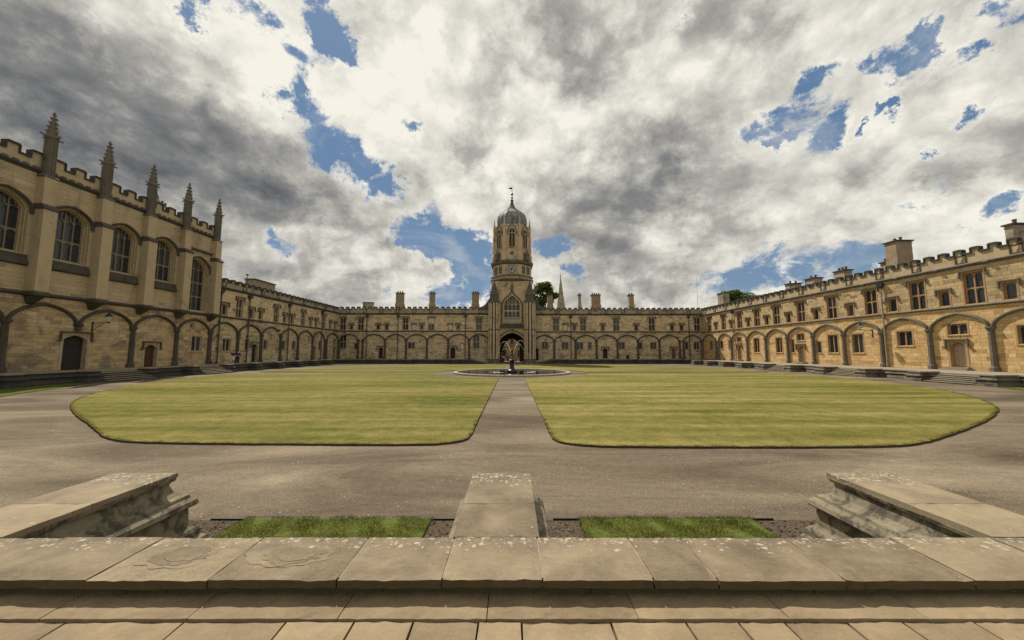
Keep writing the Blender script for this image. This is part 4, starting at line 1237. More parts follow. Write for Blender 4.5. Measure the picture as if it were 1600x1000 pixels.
# great window
o = MB()
spandrels(o, -1.68, 1.68, 13.2, 14.95, 14.9, TF - 0.03, TF + 0.85, 18)
gw = o.build('window', M['tower'], tower)
tr = MB()
cw = (3.36 - 3 * 0.12) / 4
for i in range(3):
    x = -1.68 + (i + 1) * cw + i * 0.12
    tr.box(x, x + 0.12, TF + 0.45, TF + 0.65, 10.1, 14.6)
tr.box(-1.68, 1.68, TF + 0.47, TF + 0.64, 11.6, 11.75)
for i in range(4):
    x = -1.68 + i * (cw + 0.12)
    spandrels(tr, x, x + cw, 12.7, 13.2, 13.15, TF + 0.48, TF + 0.62, 8)
    spandrels(tr, x, x + cw, 11.2, 11.6, 11.58, TF + 0.48, TF + 0.62, 8)
for i in range(7):
    x = -1.5 + i * 0.5
    tr.box(x - 0.05, x + 0.05, TF + 0.48, TF + 0.62, 13.2, 14.85)
tr.build('tracery', M['tower'], gw)
for i in range(4):
    x = -1.68 + i * (cw + 0.12)
    for a, b in ((10.1, 11.6), (11.75, 14.8)):
        MB().box(x - 0.04, x + cw + 0.04, TF + 0.55, TF + 0.57, a, b).build('pane', M['glass'], gw)
MB().box(-1.9, 1.9, TF - 0.25, TF + 0.5, 9.9, 10.1).build('sill', M['trim'], gw)
def ogee(hw, z0, zt, n=18):
    """left foot, up and over an ogee point, to the right foot"""
    half = []
    for i in range(n + 1):
        t = i / n
        x = -hw * math.cos(t * math.pi / 2) ** 1.0
        zr = math.sin(t * math.pi / 2)
        z = z0 + (zt - z0) * (0.62 * zr + 0.38 * t ** 6)
        half.append((x, z))
    return half + [(-x, z) for x, z in half[-2::-1]]
for k, (hw, zt, y, mt) in enumerate(((1.95, 15.7, 0.22, 'tower'), (2.3, 16.3, 0.34, 'dark_n'))):
    p = ogee(hw, 12.6, zt)
    MB().sweep([(p[0][0], 8.9)] + p + [(p[-1][0], 8.9)], [(-0.12, TF - 0.02), (-0.12, TF - y * .6), (0, TF - y), (0.12, TF - y * .6), (0.12, TF - 0.02)]).build('window_hood', M[mt], tower)
fin = MB().loft([octring(0.12, 16.0, (0, TF - 0.2)), octring(0.25, 16.6, (0, TF - 0.2)), octring(0.16, 16.9, (0, TF - 0.2)), octring(0.34, 17.25, (0, TF - 0.2)), octring(0.1, 17.6, (0, TF - 0.2)), octring(0.05, 18.3, (0, TF - 0.2))])
fin.build('finial', M['dark_n'], tower)
# corner turrets with ribs and ogee caps
ct = MB().loft([octring(1.2, 0), octring(1.2, 0.9), octring(1.08, 1.1), octring(1.08, 13.2), octring(1.3, 13.45), octring(1.3, 13.75)])
ctm = ct.mesh('corner_turret', M['dark_n'])
capm_ = MB().loft([octring(0.80, 13.75), octring(0.80, 15.0), octring(0.95, 15.15), octring(0.86, 15.6), octring(0.66, 16.1), octring(0.42, 16.6), octring(0.24, 17.2), octring(0.14, 17.7), octring(0.22, 17.85), octring(0.05, 18.4)])
for i in range(8):
    a = rad(22.5 + 45 * i)
    for k in range(5):
        r = (1.0, 0.92, 0.72, 0.48, 0.28)[k]
        z = (15.1, 15.65, 16.15, 16.65, 17.2)[k]
        capm_.box(math.cos(a) * r - 0.10, math.cos(a) * r + 0.10, math.sin(a) * r - 0.10, math.sin(a) * r + 0.10, z, z + 0.24)
    capm_.box(math.cos(a) * 0.92 - 0.1, math.cos(a) * 0.92 + 0.1, math.sin(a) * 0.92 - 0.1, math.sin(a) * 0.92 + 0.1, 13.75, 15.1)
capm_ = capm_.mesh('turret_cap', M['dark_n'])
ribm = MB().box(-0.17, 0.17, -0.15, 0.15, 0.95, 13.3).mesh('turret_rib', M['tower'])
nichem = MB().box(-0.12, 0.12, -0.015, 0.03, 2.0, 6.4).mesh('niche', M['dark'])
for sgn in (-1, 1):
    t = link('corner_turret', ctm, tower, (sgn * 3.98, TF - 0.05, 0))
    link('turret_cap', capm_, t)
    for i in range(5):
        a = rad(202.5 + 33.75 * i)
        link('turret_rib', ribm, t, (1.17 * math.cos(a), 1.17 * math.sin(a), 0))
    link('niche', nichem, t, (0.42, -1.13, 0))
    link('niche', nichem, t, (-0.42, -1.13, 0))
    link('turret_band', MB().loft([octring(1.25, 7.2), octring(1.32, 7.35), octring(1.2, 7.55)]).mesh('turret_band', M['dark']), t)
    # pilaster between turret and arch
    MB().box(-0.17, 0.17, TF - 0.3, TF - 0.02, 0, 13.3).build('pilaster', M['tower'], tower, (sgn * 2.72 if False else sgn * 2.95, 0, 8.7 - 8.7))
    # sweeping buttress down to the battlements
    p = [(sgn * 4.9, 12.0), (sgn * 4.9, 15.2)] + [(sgn * (4.95 + 2.6 * t), 12.55 + 2.5 * (1 - t) ** 2.2) for t in (0.0, 0.15, 0.3, 0.5, 0.7, 0.85, 1.0)] + [(sgn * 7.55, 12.0)]
    MB().prism(p if sgn < 0 else p[::-1], TF + 1.3, TF + 2.0).build('flying_buttress', M['dark_n'], tower)
# octagonal stages
MB().loft([octring(4.35, 17.9), octring(4.7, 18.55), octring(4.85, 18.75), octring(4.85, 19.0), octring(4.55, 19.2), octring(4.75, 19.45), octring(4.75, 19.7), octring(4.45, 19.85), octring(4.45, 22.3)]).build('clock_stage', M['tower'], tower)
MB().loft([octring(4.46, 18.2), octring(4.9, 18.62), octring(4.98, 18.78), octring(4.98, 18.95), octring(4.5, 19.1)], False, False).build('lower_cornice', M['dark_n'], tower)
MB().loft([octring(4.46, 19.3), octring(4.86, 19.5), octring(4.86, 19.68), octring(4.5, 19.88)], False, False).build('cornice', M['dark_n'], tower)
MB().loft([octring(4.4, 22.2), octring(4.75, 22.45), octring(4.92, 22.7), octring(4.92, 23.05), octring(4.4, 23.4)]).build('upper_cornice', M['dark_n'], tower)
sidep = MB().box(-1.25, -0.25, -0.07, 0.0, 20.2, 21.9).mesh('stage_panel', M['dark_n'])
for i in range(8):
    a = rad(45 * i)
    if i != 0:
        for s2 in (0.0, 1.5):
            e = link('stage_panel', sidep, tower, (0, 0, 0))
            e.matrix_local = Matrix.Rotation(a, 4, 'Z') @ Matrix.Translation((s2, -4.46, 0))
ck = MB().box(-1.15, 1.15, -4.62, -4.452, 19.95, 22.15).build('clock_frame', M['trim'], tower)
m_face = plain('clock_face_black', (0.03, 0.032, 0.045), 0.5)
m_white = plain('clock_white', (0.75, 0.72, 0.62), 0.5, 0, 0.05)
face = MB().lathe([(0.0, 0), (0.88, 0.0), (0.92, 0.05), (0.0, 0.06)], 32).build('clock_face', m_face, ck, (0, -4.621, 21.05))
face.rotation_euler = (rad(90), 0, 0)
for i in range(12):
    a = rad(30 * i)
    nm = link('numeral', MB().box(-0.07, 0.07, -0.14, 0.14, 0.061, 0.075).mesh('numeral', m_white), face, (0.70 * math.sin(a), 0.70 * math.cos(a), 0), (0, 0, -a))
link('clock_ring', MB().loft([[(r * math.cos(rad(15 * k)), r * math.sin(rad(15 * k)), z) for k in range(24)] for r, z in ((0.44, 0.061), (0.44, 0.07), (0.5, 0.07), (0.5, 0.061))], False, False).mesh('clock_ring', m_white), face)
for L, a in ((0.42, rad(75)), (0.64, rad(165))):
    link('clock_hand', MB().box(-0.035, 0.035, -0.1, L, 0.076, 0.085).mesh('clock_hand', m_white), face, (0, 0, 0), (0, 0, -a))
# belfry
MB().loft([octring(4.2, 23.2), octring(4.2, 31.3), octring(4.32, 31.4), octring(4.32, 31.7), octring(3.6, 31.75)]).build('belfry_wall', M['tower'], tower)
louv = MB().box(-0.60, 0.60, -0.03, 0.0, 0, 4.3)
spl = MB()
spandrels(spl, -0.66, 0.66, 3.45, 4.5, 4.4, -0.12, -0.001, 12)
spl.box(-0.06, 0.06, -0.13, -0.031, 0, 4.2).box(-0.78, -0.66, -0.14, -0.001, -0.1, 4.5).box(0.66, 0.78, -0.14, -0.001, -0.1, 4.5)
spl.box(-0.6, 0.6, -0.11, -0.031, 3.1, 3.25)
spl.box(-0.8, 0.8, -0.2, -0.001, -0.25, -0.1)
p = ogee(1.02, 3.3, 5.75)
hood_ = MB().sweep([(p[0][0], 2.9)] + p + [(p[-1][0], 2.9)], [(-0.1, -0.001), (-0.1, -0.16), (0, -0.24), (0.1, -0.16), (0.1, -0.001)])
louvm, splm, hoodm = louv.mesh('window', M['void']), spl.mesh('tracery', M['tower']), hood_.mesh('hood_mould', M['dark_n'])
slat = MB().add([(-0.6, -0.10, 0), (0.6, -0.10, 0), (0.6, -0.032, 0.2), (-0.6, -0.032, 0.2)], [(0, 1, 2, 3)]).mesh('louvre_slat', M['shade_dark'], fix=False)  # slats coloured dark to carry the unlit look of the opening
rosem = MB().lathe([(0.0, -0.1), (0.62, -0.08), (0.5, 0.0), (0, 0.01)], 5).mesh('carved_panel', M['dark_n'])
for i in range(8):
    a = rad(45 * i)
    e = link('window', louvm, tower)
    e.matrix_local = Matrix.Rotation(a, 4, 'Z') @ Matrix.Translation((0, -4.201, 26.4))
    link('tracery', splm, e)
    link('hood_mould', hoodm, e)
    for k in range(9):
        link('louvre_slat', slat, e, (0, 0, 0.1 + k * 0.36))
    c_ = link('carved_panel', rosem, e, (0, -0.02, -1.55), (rad(90), 0, rad(0)))
bb = MB()
bb.loft([[(x * s_, y * s_ - 4.55, z) for x, y in ((-0.5, -0.35), (0.5, -0.35), (0.5, 0.4), (-0.5, 0.4))] if False else [(x * s_, -4.5 + y * s_, z) for x, y in ((-0.5, -0.4), (0.5, -0.4), (0.5, 0.4), (-0.5, 0.4))] for s_, z in ((1.0, 23.0), (1.0, 24.6), (0.66, 25.0), (0.66, 29.4), (0.52, 29.7), (0.52, 31.2), (0.66, 31.3), (0.50, 31.5), (0.06, 33.6))])
for k in range(4):
    bb.box(-0.40 + 0.07 * k, 0.40 - 0.07 * k, -4.5 - 0.06, -4.5 + 0.06, 31.5 + 0.42 * k, 31.64 + 0.42 * k)
bbm = bb.mesh('belfry_buttress', M['tower'])
scroll = MB().lathe([(0.1, 23.1), (0.55, 23.3), (0.5, 24.3), (0.62, 24.6), (0.3, 25.2), (0.05, 26.2)], 8, cy=-5.0).mesh('ogee_niche', M['dark_n'])
for i in range(8):
    e = link('belfry_buttress', bbm, tower, (0, 0, 0), (0, 0, rad(22.5 + 45 * i)))
    if i in (0, 1, 6, 7, 2, 5):
        pass
for i in (1, 7):
    e = link('ogee_niche', scroll, tower, (0, 0, 0), (0, 0, rad(45 * i)))
    e.scale = (1, 0.97, 1)
# lead dome
dp = [(3.35, 31.6), (3.5, 32.2), (3.56, 33.2), (3.5, 33.9), (3.25, 34.6), (2.85, 35.25), (2.3, 35.8), (1.6, 36.3), (1.02, 36.75), (0.66, 37.25), (0.44, 37.8), (0.29, 38.4), (0.19, 39.0)]
MB().loft([octring(r * 0.97, z) for r, z in dp]).build('dome', M['lead'], tower)
m_rib = plain('dull_lead_roll', (0.085, 0.088, 0.092), 0.7)
dr = MB().tube([(r * 1.045, 0, z) for r, z in dp], 0.085, 5).mesh('dome_rib', m_rib)
seam = MB().tube([(r * 0.975, 0, z) for r, z in dp[:10]], 0.05, 4).mesh('dome_seam', m_rib)
for i in range(8):
    link('dome_rib', dr, tower, (0, 0, 0), (0, 0, rad(22.5 + 45 * i)))
    link('dome_seam', seam, tower, (0, 0, 0), (0, 0, rad(45 * i)))
vn = MB().lathe([(0.18, 38.96), (0.42, 39.12), (0.15, 39.28), (0.12, 39.49), (0.28, 39.75), (0.12, 40.02), (0.1, 40.34), (0.32, 40.61), (0.32, 40.76), (0.08, 41.03), (0.05, 42.78), (0, 42.81)], 10)
fo = vn.build('dome_finial', M['iron'], tower)
MB().prism([(-0.95, 42.2), (-0.5, 41.95), (0.0, 41.9), (0.0, 42.35), (-0.5, 42.35)], -0.02, 0.02).build('weather_vane', M['iron'], fo)
M['slab_rim'] = stone('pale_rim_stone', [(0.16, 0.14, 0.105), (0.23, 0.20, 0.15), (0.30, 0.265, 0.20), (0.36, 0.32, 0.25), (0.44, 0.40, 0.32)], (0.25, 0.22, 0.17), 0.4, 0.8)
# ------------------------------------------------------------------ terraces round the quad
M['pier_stone'] = stone('pier_stone', [(0.055, 0.048, 0.036), (0.13, 0.11, 0.076), (0.225, 0.19, 0.127), (0.31, 0.265, 0.18), (0.42, 0.37, 0.265)], (0.03, 0.028, 0.025), 0.75, 5.0, g_lo=0.45, g_hi=0.60, b_dist=0.014)
PIER_PROF = [(0.0, 0.30), (0.06, 0.30), (0.14, 0.285), (0.17, 0.235), (0.24, 0.235), (0.27, 0.215), (0.30, 0.165), (0.325, 0.15), (0.53, 0.14), (0.545, 0.195), (0.57, 0.215), (0.615, 0.20), (0.655, 0.15), (0.69, 0.14), (0.705, 0.085), (0.75, 0.035), (0.85, 0.0), (0.885, 0.01), (0.89, 0.035), (0.925, 0.045)]
def pier_mesh(h, L, hw, name='pier', mat='pier_stone', rough=0.0, seg=1):
    mb = MB()
    rings = []
    n = 2 * seg + seg
    for zf, o in PIER_PROF:
        z = zf * h
        a, b = hw + o, L + o
        pts = []
        for i in range(seg):
            pts.append((-a, -b * i / seg, z))
        for i in range(seg):
            pts.append((-a + 2 * a * i / seg, -b, z))
        for i in range(seg + 1):
            pts.append((a, -b * (1 - i / seg), z))
        if rough:
            pts = [(x + R.gauss(0, rough), min(0.0, y + (R.gauss(0, rough) if y < -0.01 else 0)), zz + (R.gauss(0, rough * 0.5) if 0.02 < zf < 0.9 else 0)) for x, y, zz in pts]
        rings.append(pts)
    mb.loft(rings)
    return mb.mesh(name, M[mat])

def terrace(kind_label, floor_label, loc, rz, u0, u1, zt, piers, flights, dist=6.4, reach=8.0, wmat='terrace_wall'):
    fl = MB()
    fl.box(u0, u1, -dist, 0.6, -0.01, zt)
    f = fl.build('terrace_pavement', M['terrace_floor'], None, loc)
    f.rotation_euler = (0, 0, rz)
    tag(f, floor_label, 'pavement', kind='structure')
    root = thing('terrace_wall', kind_label, 'wall', loc, rz, 'retaining walls of the terraces')
    pm = pier_mesh(zt + 0.06, reach - dist, 0.42, mat=wmat)
    cm = MB().box(-0.48, 0.48, -(reach - dist) - 0.07, 0.05, zt + 0.0, zt + 0.10).mesh('cap_slab', M['terrace_floor'])
    for p in piers:
        o = link('pier', pm, root, (p, -dist - 0.12, 0))
        link('cap_slab', cm, o, (0, 0, 0.0))
    edges = [u0] + list(piers) + [u1]
    wm, km = {}, {}
    for i in range(len(edges) - 1):
        a, b = edges[i], edges[i + 1]
        if b - a < 1.2:
            continue
        isf = any(a < c < b for c in flights)
        w = b - a - (0.86 if i and i < len(edges) - 2 else 0.43)
        c = (a + b) / 2 + (0.21 if i == 0 else 0) * -1 + (0.21 if i == len(edges) - 2 else 0)
        if isf:
            fo = thing('stone_steps', FLIGHT_LABELS.pop(0), 'steps', (0, 0, 0), 0.0, 'flights of terrace steps')
            fo.parent = None
            mw = Matrix.Translation(loc) @ Matrix.Rotation(rz, 4, 'Z') @ Matrix.Translation((c, 0, 0))
            fo.matrix_world = mw
            n = 5
            for k in range(n):
                z = zt * (k + 1) / (n + 1)
                y0 = -dist - 0.13 - 0.33 * (n - k)
                sp_o = MB().box(-w / 2 + 0.03, w / 2 - 0.03, y0 - 0.035, -dist - 0.125, z - 0.055, z).build('step', M['terrace_floor'], fo)
                MB().box(-w / 2 + 0.04, w / 2 - 0.04, y0 + 0.02, -dist - 0.126, z - zt / (n + 1) + 0.002, z - 0.056).build('riser', M[wmat], sp_o)  # darker stone puts the shadow under the nosing into the riser colour
            continue
        k = round(w, 2)
        prof = [(0.0, 0.001), (-0.26, 0.001), (-0.26, 0.13 * zt), (-0.16, 0.28 * zt), (-0.09, 0.36 * zt), (-0.07, 0.56 * zt), (-0.16, 0.60 * zt), (-0.10, 0.70 * zt), (-0.03, 0.78 * zt), (-0.01, zt - 0.02), (0.0, zt - 0.02)]
        if k not in wm:
            wm[k] = MB().loft([[(-w / 2, -dist - 0.002 + p[0], p[1]) for p in prof], [(w / 2, -dist - 0.002 + p[0], p[1]) for p in prof]]).mesh('wall_panel', M[wmat])
        link('wall_panel', wm[k], root, (c, 0, 0))
        nn = max(1, int(round(w / 1.5)))
        cw_ = w / nn
        kk = round(cw_, 2)
        if kk not in km:
            km[kk] = MB().box(-cw_ / 2 + 0.006, cw_ / 2 - 0.006, -dist - 0.10, -dist + 0.45, zt - 0.02, zt + 0.08).mesh('coping_slab', M['terrace_floor'])
        for q in range(nn):
            link('coping_slab', km[kk], root, (c - w / 2 + cw_ * (q + 0.5), 0, R.uniform(-0.004, 0.004)))
    return root

FLIGHT_LABELS = ['farthest flight of stone steps on the sunlit terrace', 'stone steps in the middle of the sunlit terrace, second flight from the camera', 'stone steps down from the sunlit terrace by the grey oak door, nearest flight',
                 'shaded stone steps below the hall, the nearer flight', 'shaded stone steps below the hall, the farther flight']
n_p = [26.2 + 4.7 * k for k in range(-1, 10)]
terrace('retaining wall of the sunlit terrace on the right, with projecting piers', 'sunlit terrace pavement along the right range', (QX1, QY1, 0), rad(-90), 6.5, 60.0, NZ,
        sorted(ny(y) for y in n_p if 20 < y < 71), [ny(28.5), ny(37.9), ny(47.3)][::-1] if False else [ny(28.5), ny(37.9), ny(47.3)])
s_p = [24.6 + 4.7 * k for k in range(-1, 10)]
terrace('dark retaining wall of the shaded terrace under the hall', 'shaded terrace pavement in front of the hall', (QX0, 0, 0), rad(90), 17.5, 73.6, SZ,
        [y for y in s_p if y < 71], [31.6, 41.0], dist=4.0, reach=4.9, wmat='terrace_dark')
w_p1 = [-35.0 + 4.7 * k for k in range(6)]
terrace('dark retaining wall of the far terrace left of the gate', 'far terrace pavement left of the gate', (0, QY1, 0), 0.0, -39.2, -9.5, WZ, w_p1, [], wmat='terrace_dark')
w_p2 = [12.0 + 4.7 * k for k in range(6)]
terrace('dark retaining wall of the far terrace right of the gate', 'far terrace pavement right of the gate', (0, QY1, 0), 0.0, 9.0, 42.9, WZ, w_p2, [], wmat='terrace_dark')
for sgn, x0, x1 in ((-1, -9.5, -5.6), (1, 5.6, 9.0)):
    xs = (x0, x1) if sgn < 0 else (x1, x0)
    rp = MB().add([(xs[0], QY1 - 6.5, 0), (xs[0], QY1 - 0.5, 0), (xs[0], QY1 - 6.5, WZ), (xs[0], QY1 - 0.5, WZ), (xs[1], QY1 - 6.5, 0), (xs[1], QY1 - 0.5, 0), (xs[1], QY1 - 6.5, 0.03), (xs[1], QY1 - 0.5, 0.03)], [(0, 1, 3, 2), (2, 3, 7, 6), (0, 2, 6, 4), (1, 5, 7, 3), (4, 6, 7, 5)])
    tag(rp.build('ramp', M['terrace_dark']), 'sloping stone ramp %s the gate, down from the far terrace' % ('left of' if sgn < 0 else 'right of'), 'ramp', kind='structure')
# thin handrail on the far right terrace
hr = thing('handrail', 'thin iron handrail on the far terrace right of the gate', 'railing', (0, QY1 - 5.6, WZ))
MB().tube([(9.6, 0, 0.95), (35.5, 0, 0.95)], 0.03, 5).build('rail', M['iron'], hr)
pm_ = MB().tube([(0, 0, 0), (0, 0, 0.95)], 0.025, 5).mesh('post', M['iron'])
for k in range(15):
    link('post', pm_, hr, (9.7 + 1.84 * k, 0, 0))

# ------------------------------------------------------------------ foreground terrace edge
def slab_mesh(w, d, t, mat, name, nx=None, ny_=5, rough=0.002, chips=1, side=None, bev=0.006, chip_k=0.5):
    """worn slab: centre of the top at the origin, ragged rounded edges and a few chips on the front"""
    nx = nx or max(6, int(w / 0.06))
    vs, fs = [], []
    prof = []
    chip = {}
    for _ in range(chips):
        c = R.randrange(1, nx)
        L = R.randrange(1, max(2, nx // 4))
        for q in range(c, min(nx, c + L)):
            chip[q] = R.uniform(0.003, 0.018) * chip_k
    fr = [R.gauss(0, rough) - chip.get(i, 0) * 0.8 for i in range(nx + 1)]
    for j in range(ny_ + 1):
        for i in range(nx + 1):
            x = -w / 2 + w * i / nx
            y = -d / 2 + d * j / ny_
            z = R.gauss(0, 0.0012)
            ed = (i in (0, nx)) or (j in (0, ny_))
            if ed:
                z -= bev + abs(R.gauss(0, bev * 0.3))
            if j == 0:
                y -= fr[i]
                z -= chip.get(i, 0) * 0.7
            elif j == ny_:
                y += R.gauss(0, rough)
            elif i in (0, nx):
                x += R.gauss(0, rough * 0.5)
            vs.append((x, y, z))
    W1 = nx + 1
    for j in range(ny_):
        for i in range(nx):
            fs.append((j * W1 + i, j * W1 + i + 1, (j + 1) * W1 + i + 1, (j + 1) * W1 + i))
    loop = [i for i in range(nx + 1)] + [j * W1 + nx for j in range(1, ny_ + 1)] + [ny_ * W1 + i for i in range(nx - 1, -1, -1)] + [j * W1 for j in range(ny_ - 1, 0, -1)]
    o = len(vs)
    for k in loop:
        x, y, z = vs[k]
        vs.append((x, y, -t + R.gauss(0, 0.002)))
    n = len(loop)
    for k in range(n):
        fs.append((loop[k], o + k, o + (k + 1) % n, loop[(k + 1) % n]))
    mb = MB().add(vs, fs)
    me = mb.mesh(name, M[mat])
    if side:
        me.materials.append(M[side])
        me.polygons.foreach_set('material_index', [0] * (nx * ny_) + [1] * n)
    return me

CZ = 1.0
M['moss_shade_face'] = stone('mossy_shaded_face', [(0.03, 0.022, 0.010), (0.055, 0.042, 0.018), (0.085, 0.065, 0.030), (0.12, 0.095, 0.05), (0.22, 0.18, 0.11)], (0.02, 0.017, 0.010), 0.6, 2.0)  # moss brown, with the shade on the slab sides put into the colour
fw = thing('terrace_wall', 'low foreground wall of worn coping slabs with three projecting piers', 'wall', (0, 0, 0), 0.0, 'retaining walls of the terraces')
joints = [-7.2, -6.2, -5.3, -4.4, -3.75, -2.91, -2.08, -1.2, -0.48, 0.21, 0.97, 1.41, 2.28, 3.16, 4.0, 4.9, 5.8, 6.8]
for i in range(len(joints) - 1):
    a, b = joints[i], joints[i + 1]
    fk = a in (-2.91, -2.08)
    t = 0.058 + R.uniform(0, 0.008)
    link('coping_slab', slab_mesh(b - a - 0.012, 0.565 - 0.01, t, 'slab_flaked' if fk else 'slab', 'coping_slab', chips=3, side='moss_shade_face', chip_k=0.45), fw, ((a + b) / 2, 2.838 + R.uniform(-0.006, 0.006), CZ + R.uniform(-0.004, 0.003)))
def flake_mesh(rx, ry, t, seed):
    r = random.Random(seed)
    n = 72
    ph = [(k, r.uniform(0, 6.28), r.uniform(0.05, 0.16) / k ** 0.5) for k in range(2, 15)]
    out = []
    for i in range(n):
        a = 2 * math.pi * i / n
        q = 1 + sum(m * math.sin(k * a + f_) for k, f_, m in ph) * 0.7
        out.append((rx * q * math.cos(a), ry * q * math.sin(a)))
    mb = MB()
    mb.loft([[(x, y, 0.0) for x, y in out], [(x * 0.985, y * 0.985, t) for x, y in out]])
    return mb.mesh('stone_flake', M['slab_flaked'])
for cx_, hw_, s0 in ((-2.50, 0.36, 5), (-1.64, 0.38, 21)):
    host = min((c for c in fw.children if c.name.startswith('coping_slab')), key=lambda c: abs(c.location.x - cx_))
    for k in range(3):
        f_ = 1.0 - 0.27 * k
        link('stone_flake', flake_mesh(hw_ * f_ * 0.8, 0.165 * f_, 0.0028, s0 + k), host, (0.03 * k - 0.05, 0.01 - 0.008 * k, 0.0004 + 0.0026 * k))
pl_j = [-7.2, -5.4, -3.9, -2.4, -0.9, 0.55, 2.1, 3.6, 5.2, 6.8]
for a, b in zip(pl_j[:-1], pl_j[1:]):
    MB().box(a + 0.003, b - 0.003, 2.615 + R.uniform(-.006, .006), 3.08, 0.70, 0.931).build('plinth_block', M['under'], fw)
for k, px in enumerate((-4.7, -0.135, 4.45)):
    pr = link('pier', pier_mesh(0.94 / 0.925, 1.54, 0.37 if k != 1 else 0.325, 'pier', 'pier_stone', 0.0016, 7), fw, (px, 3.09, 0), (0, 0, rad(180)))
    pr['label'] = ('left', 'middle', 'right')[k] + ' moulded pier'
    for y0, y1 in ((3.125, 3.77), (3.775, 4.70)):
        link('cap_slab', slab_mesh(0.81 if k != 1 else 0.73, y1 - y0, 0.06, 'slab_pier', 'cap_slab', 10, 8, 0.002, 0), pr, (0, -((y0 + y1) / 2 - 3.09), CZ + 0.001 * k))
MB().box(-7.19, 6.79, 2.60, 3.10, 0.932, 0.986).build('mortar_bed', plain('lime_mortar', (0.26, 0.215, 0.15), 0.9), fw)
MB().box(-7.2, 6.8, 2.75, 3.07, -0.01, 0.70).build('wall_core', M['terrace_wall'], fw)
tp = thing('terrace_pavement', 'foreground terrace pavement of long worn slabs', 'pavement')
tag(tp, kind='structure')
MB().box(-7.2, 6.8, -3.3, 2.74, 0.0, 0.80).build('bed', M['soil'], tp)
lj = [-7.2, -5.9, -4.9, -3.9, -2.98, -2.05, -1.1, -0.16, 0.80, 1.75, 2.63, 3.6, 4.6, 5.7, 6.8]
for a, b in zip(lj[:-1], lj[1:]):
    link('ledge_slab', slab_mesh(b - a - 0.006, 0.312, 0.07, 'slab_pave', 'ledge_slab', None, 6, 0.0012, 2, bev=0.003), tp, ((a + b) / 2, 2.539, 0.876))
pj = [-7.0, -6.0, -5.1, -4.3, -3.5, -2.8, -2.06, -1.42, -0.99, -0.62, -0.21, 0.06, 0.62, 1.09, 1.42, 1.71, 2.1, 2.45, 2.9, 3.6, 4.3, 5.2, 6.4]
for a, b in zip(pj[:-1], pj[1:]):
    link('paving_slab', slab_mesh(b - a - 0.014, 1.25, 0.06, 'slab_pave', 'paving_slab', None, 8, 0.004, 2), tp, ((a + b) / 2, 2.378 - 0.625, 0.862 + R.uniform(-0.003, 0.003)))
for row in range(4):
    x = -7.0
    while x < 6.6:
        w = R.uniform(0.5, 1.0)
        link('paving_slab', slab_mesh(w - 0.014, 1.08, 0.06, 'slab_pave', 'paving_slab', 6, 3, 0.004, 0), tp, (x + w / 2, 1.12 - 0.55 - 1.1 * row, 0.862))
        x += w

# planting bed and grass strips at the wall foot
bed = MB().add([(-7, 3.0, 0.012), (6.8, 3.0, 0.012), (6.8, 5.58, 0.012), (-7, 5.58, 0.012)], [(0, 1, 2, 3)]).build('flower_bed', M['soil'], fix=False)
tag(bed, 'bare soil bed at the foot of the foreground wall', 'flower bed', kind='structure')
for a, b, lb in ((-4.55, -0.86, 'black edging board of the bed left of the middle pier'), (0.62, 3.95, 'black edging board of the bed right of the middle pier')):
    tag(MB().box(a, b, 5.575, 5.60, 0.001, 0.036).build('edging_board', M['iron']), lb, 'edging', 'bed edging boards')
peb = MB()
for _ in range(1600):
    x, y = R.uniform(-5.0, 4.7), R.uniform(4.2, 5.55)
    r = R.uniform(0.006, 0.022)
    peb.lathe([(r * .5, 0.008), (r, 0.012 + r * .4), (r * .5, 0.012 + r)], 5, cx=x, cy=y, phase=R.random(), tint=R.uniform(-.4, .4))
tag(peb.build('pebbles', M['terrace_wall'], None), 'small stones scattered over the soil bed', 'gravel', kind='stuff')

loose = MB()
for _ in range(1500):
    y = 5.7 + abs(R.gauss(0, 1.5))
    x = R.uniform(-9, 9) if R.random() < 0.55 else R.gauss(R.choice((-2.6, 2.3, 4.9)), 0.7)
    if y > 9.3:
        continue
    r = R.uniform(0.004, 0.013)
    loose.lathe([(r * .7, 0.0), (r, r * .35), (r * .45, r * .8)], 5, cx=x, cy=y, phase=R.random(), tint=R.uniform(-.1, .45))
tag(loose.build('loose_stones', M['slab_rim'], None), 'small pale stones lying loose on the gravel beyond the wall', 'gravel', kind='stuff')

def blades(n, place, h, wd, mat, name, label, lean=0.6):
    mb = MB()
    for _ in range(n):
        x, y, z = place()
        a = R.uniform(0, 2 * math.pi)
        pt = math.sin(x * 5.1 + 1.3) * math.sin(y * 9.0 + x * 2.0) + 0.6 * math.sin(x * 13.0 + y * 4.0)
        if pt < -0.75 and R.random() < 0.7:
            continue
        hh = h * R.uniform(0.5, 1.25) * (1.0 + 0.28 * pt)
        w = wd * R.uniform(0.7, 1.3)
        dx, dy = math.cos(a) * w / 2, math.sin(a) * w / 2
        l = hh * R.uniform(0.0, lean)
        b = R.uniform(0, 2 * math.pi)
        mb.add([(x - dx, y - dy, z), (x + dx, y + dy, z), (x + l * math.cos(b), y + l * math.sin(b), z + hh)], [(0, 1, 2)], max(-0.5, min(0.5, R.gauss(0, 0.22) - 0.18 * pt)))
    o = mb.build(name, M[mat], fix=False)
    return tag(o, label, 'grass', kind='stuff')
for a, b, lb in ((-4.02, -1.22, 'strip of short green grass left of the middle pier'), (1.02, 3.6, 'strip of short green grass right of the middle pier')):
    tag(MB().box(a, b, 4.25, 5.572, 0.013, 0.04).build('grass_strip', M['turf']), lb, 'lawn', kind='structure')
    blades(26000, lambda a=a, b=b: (R.uniform(a - .02, b + .02) + R.gauss(0, .03), min(5.64, R.uniform(4.3, 5.64)), 0.034), 0.028, 0.008, 'blade', 'grass', 'green blades of the grass ' + lb.split('grass ')[1])

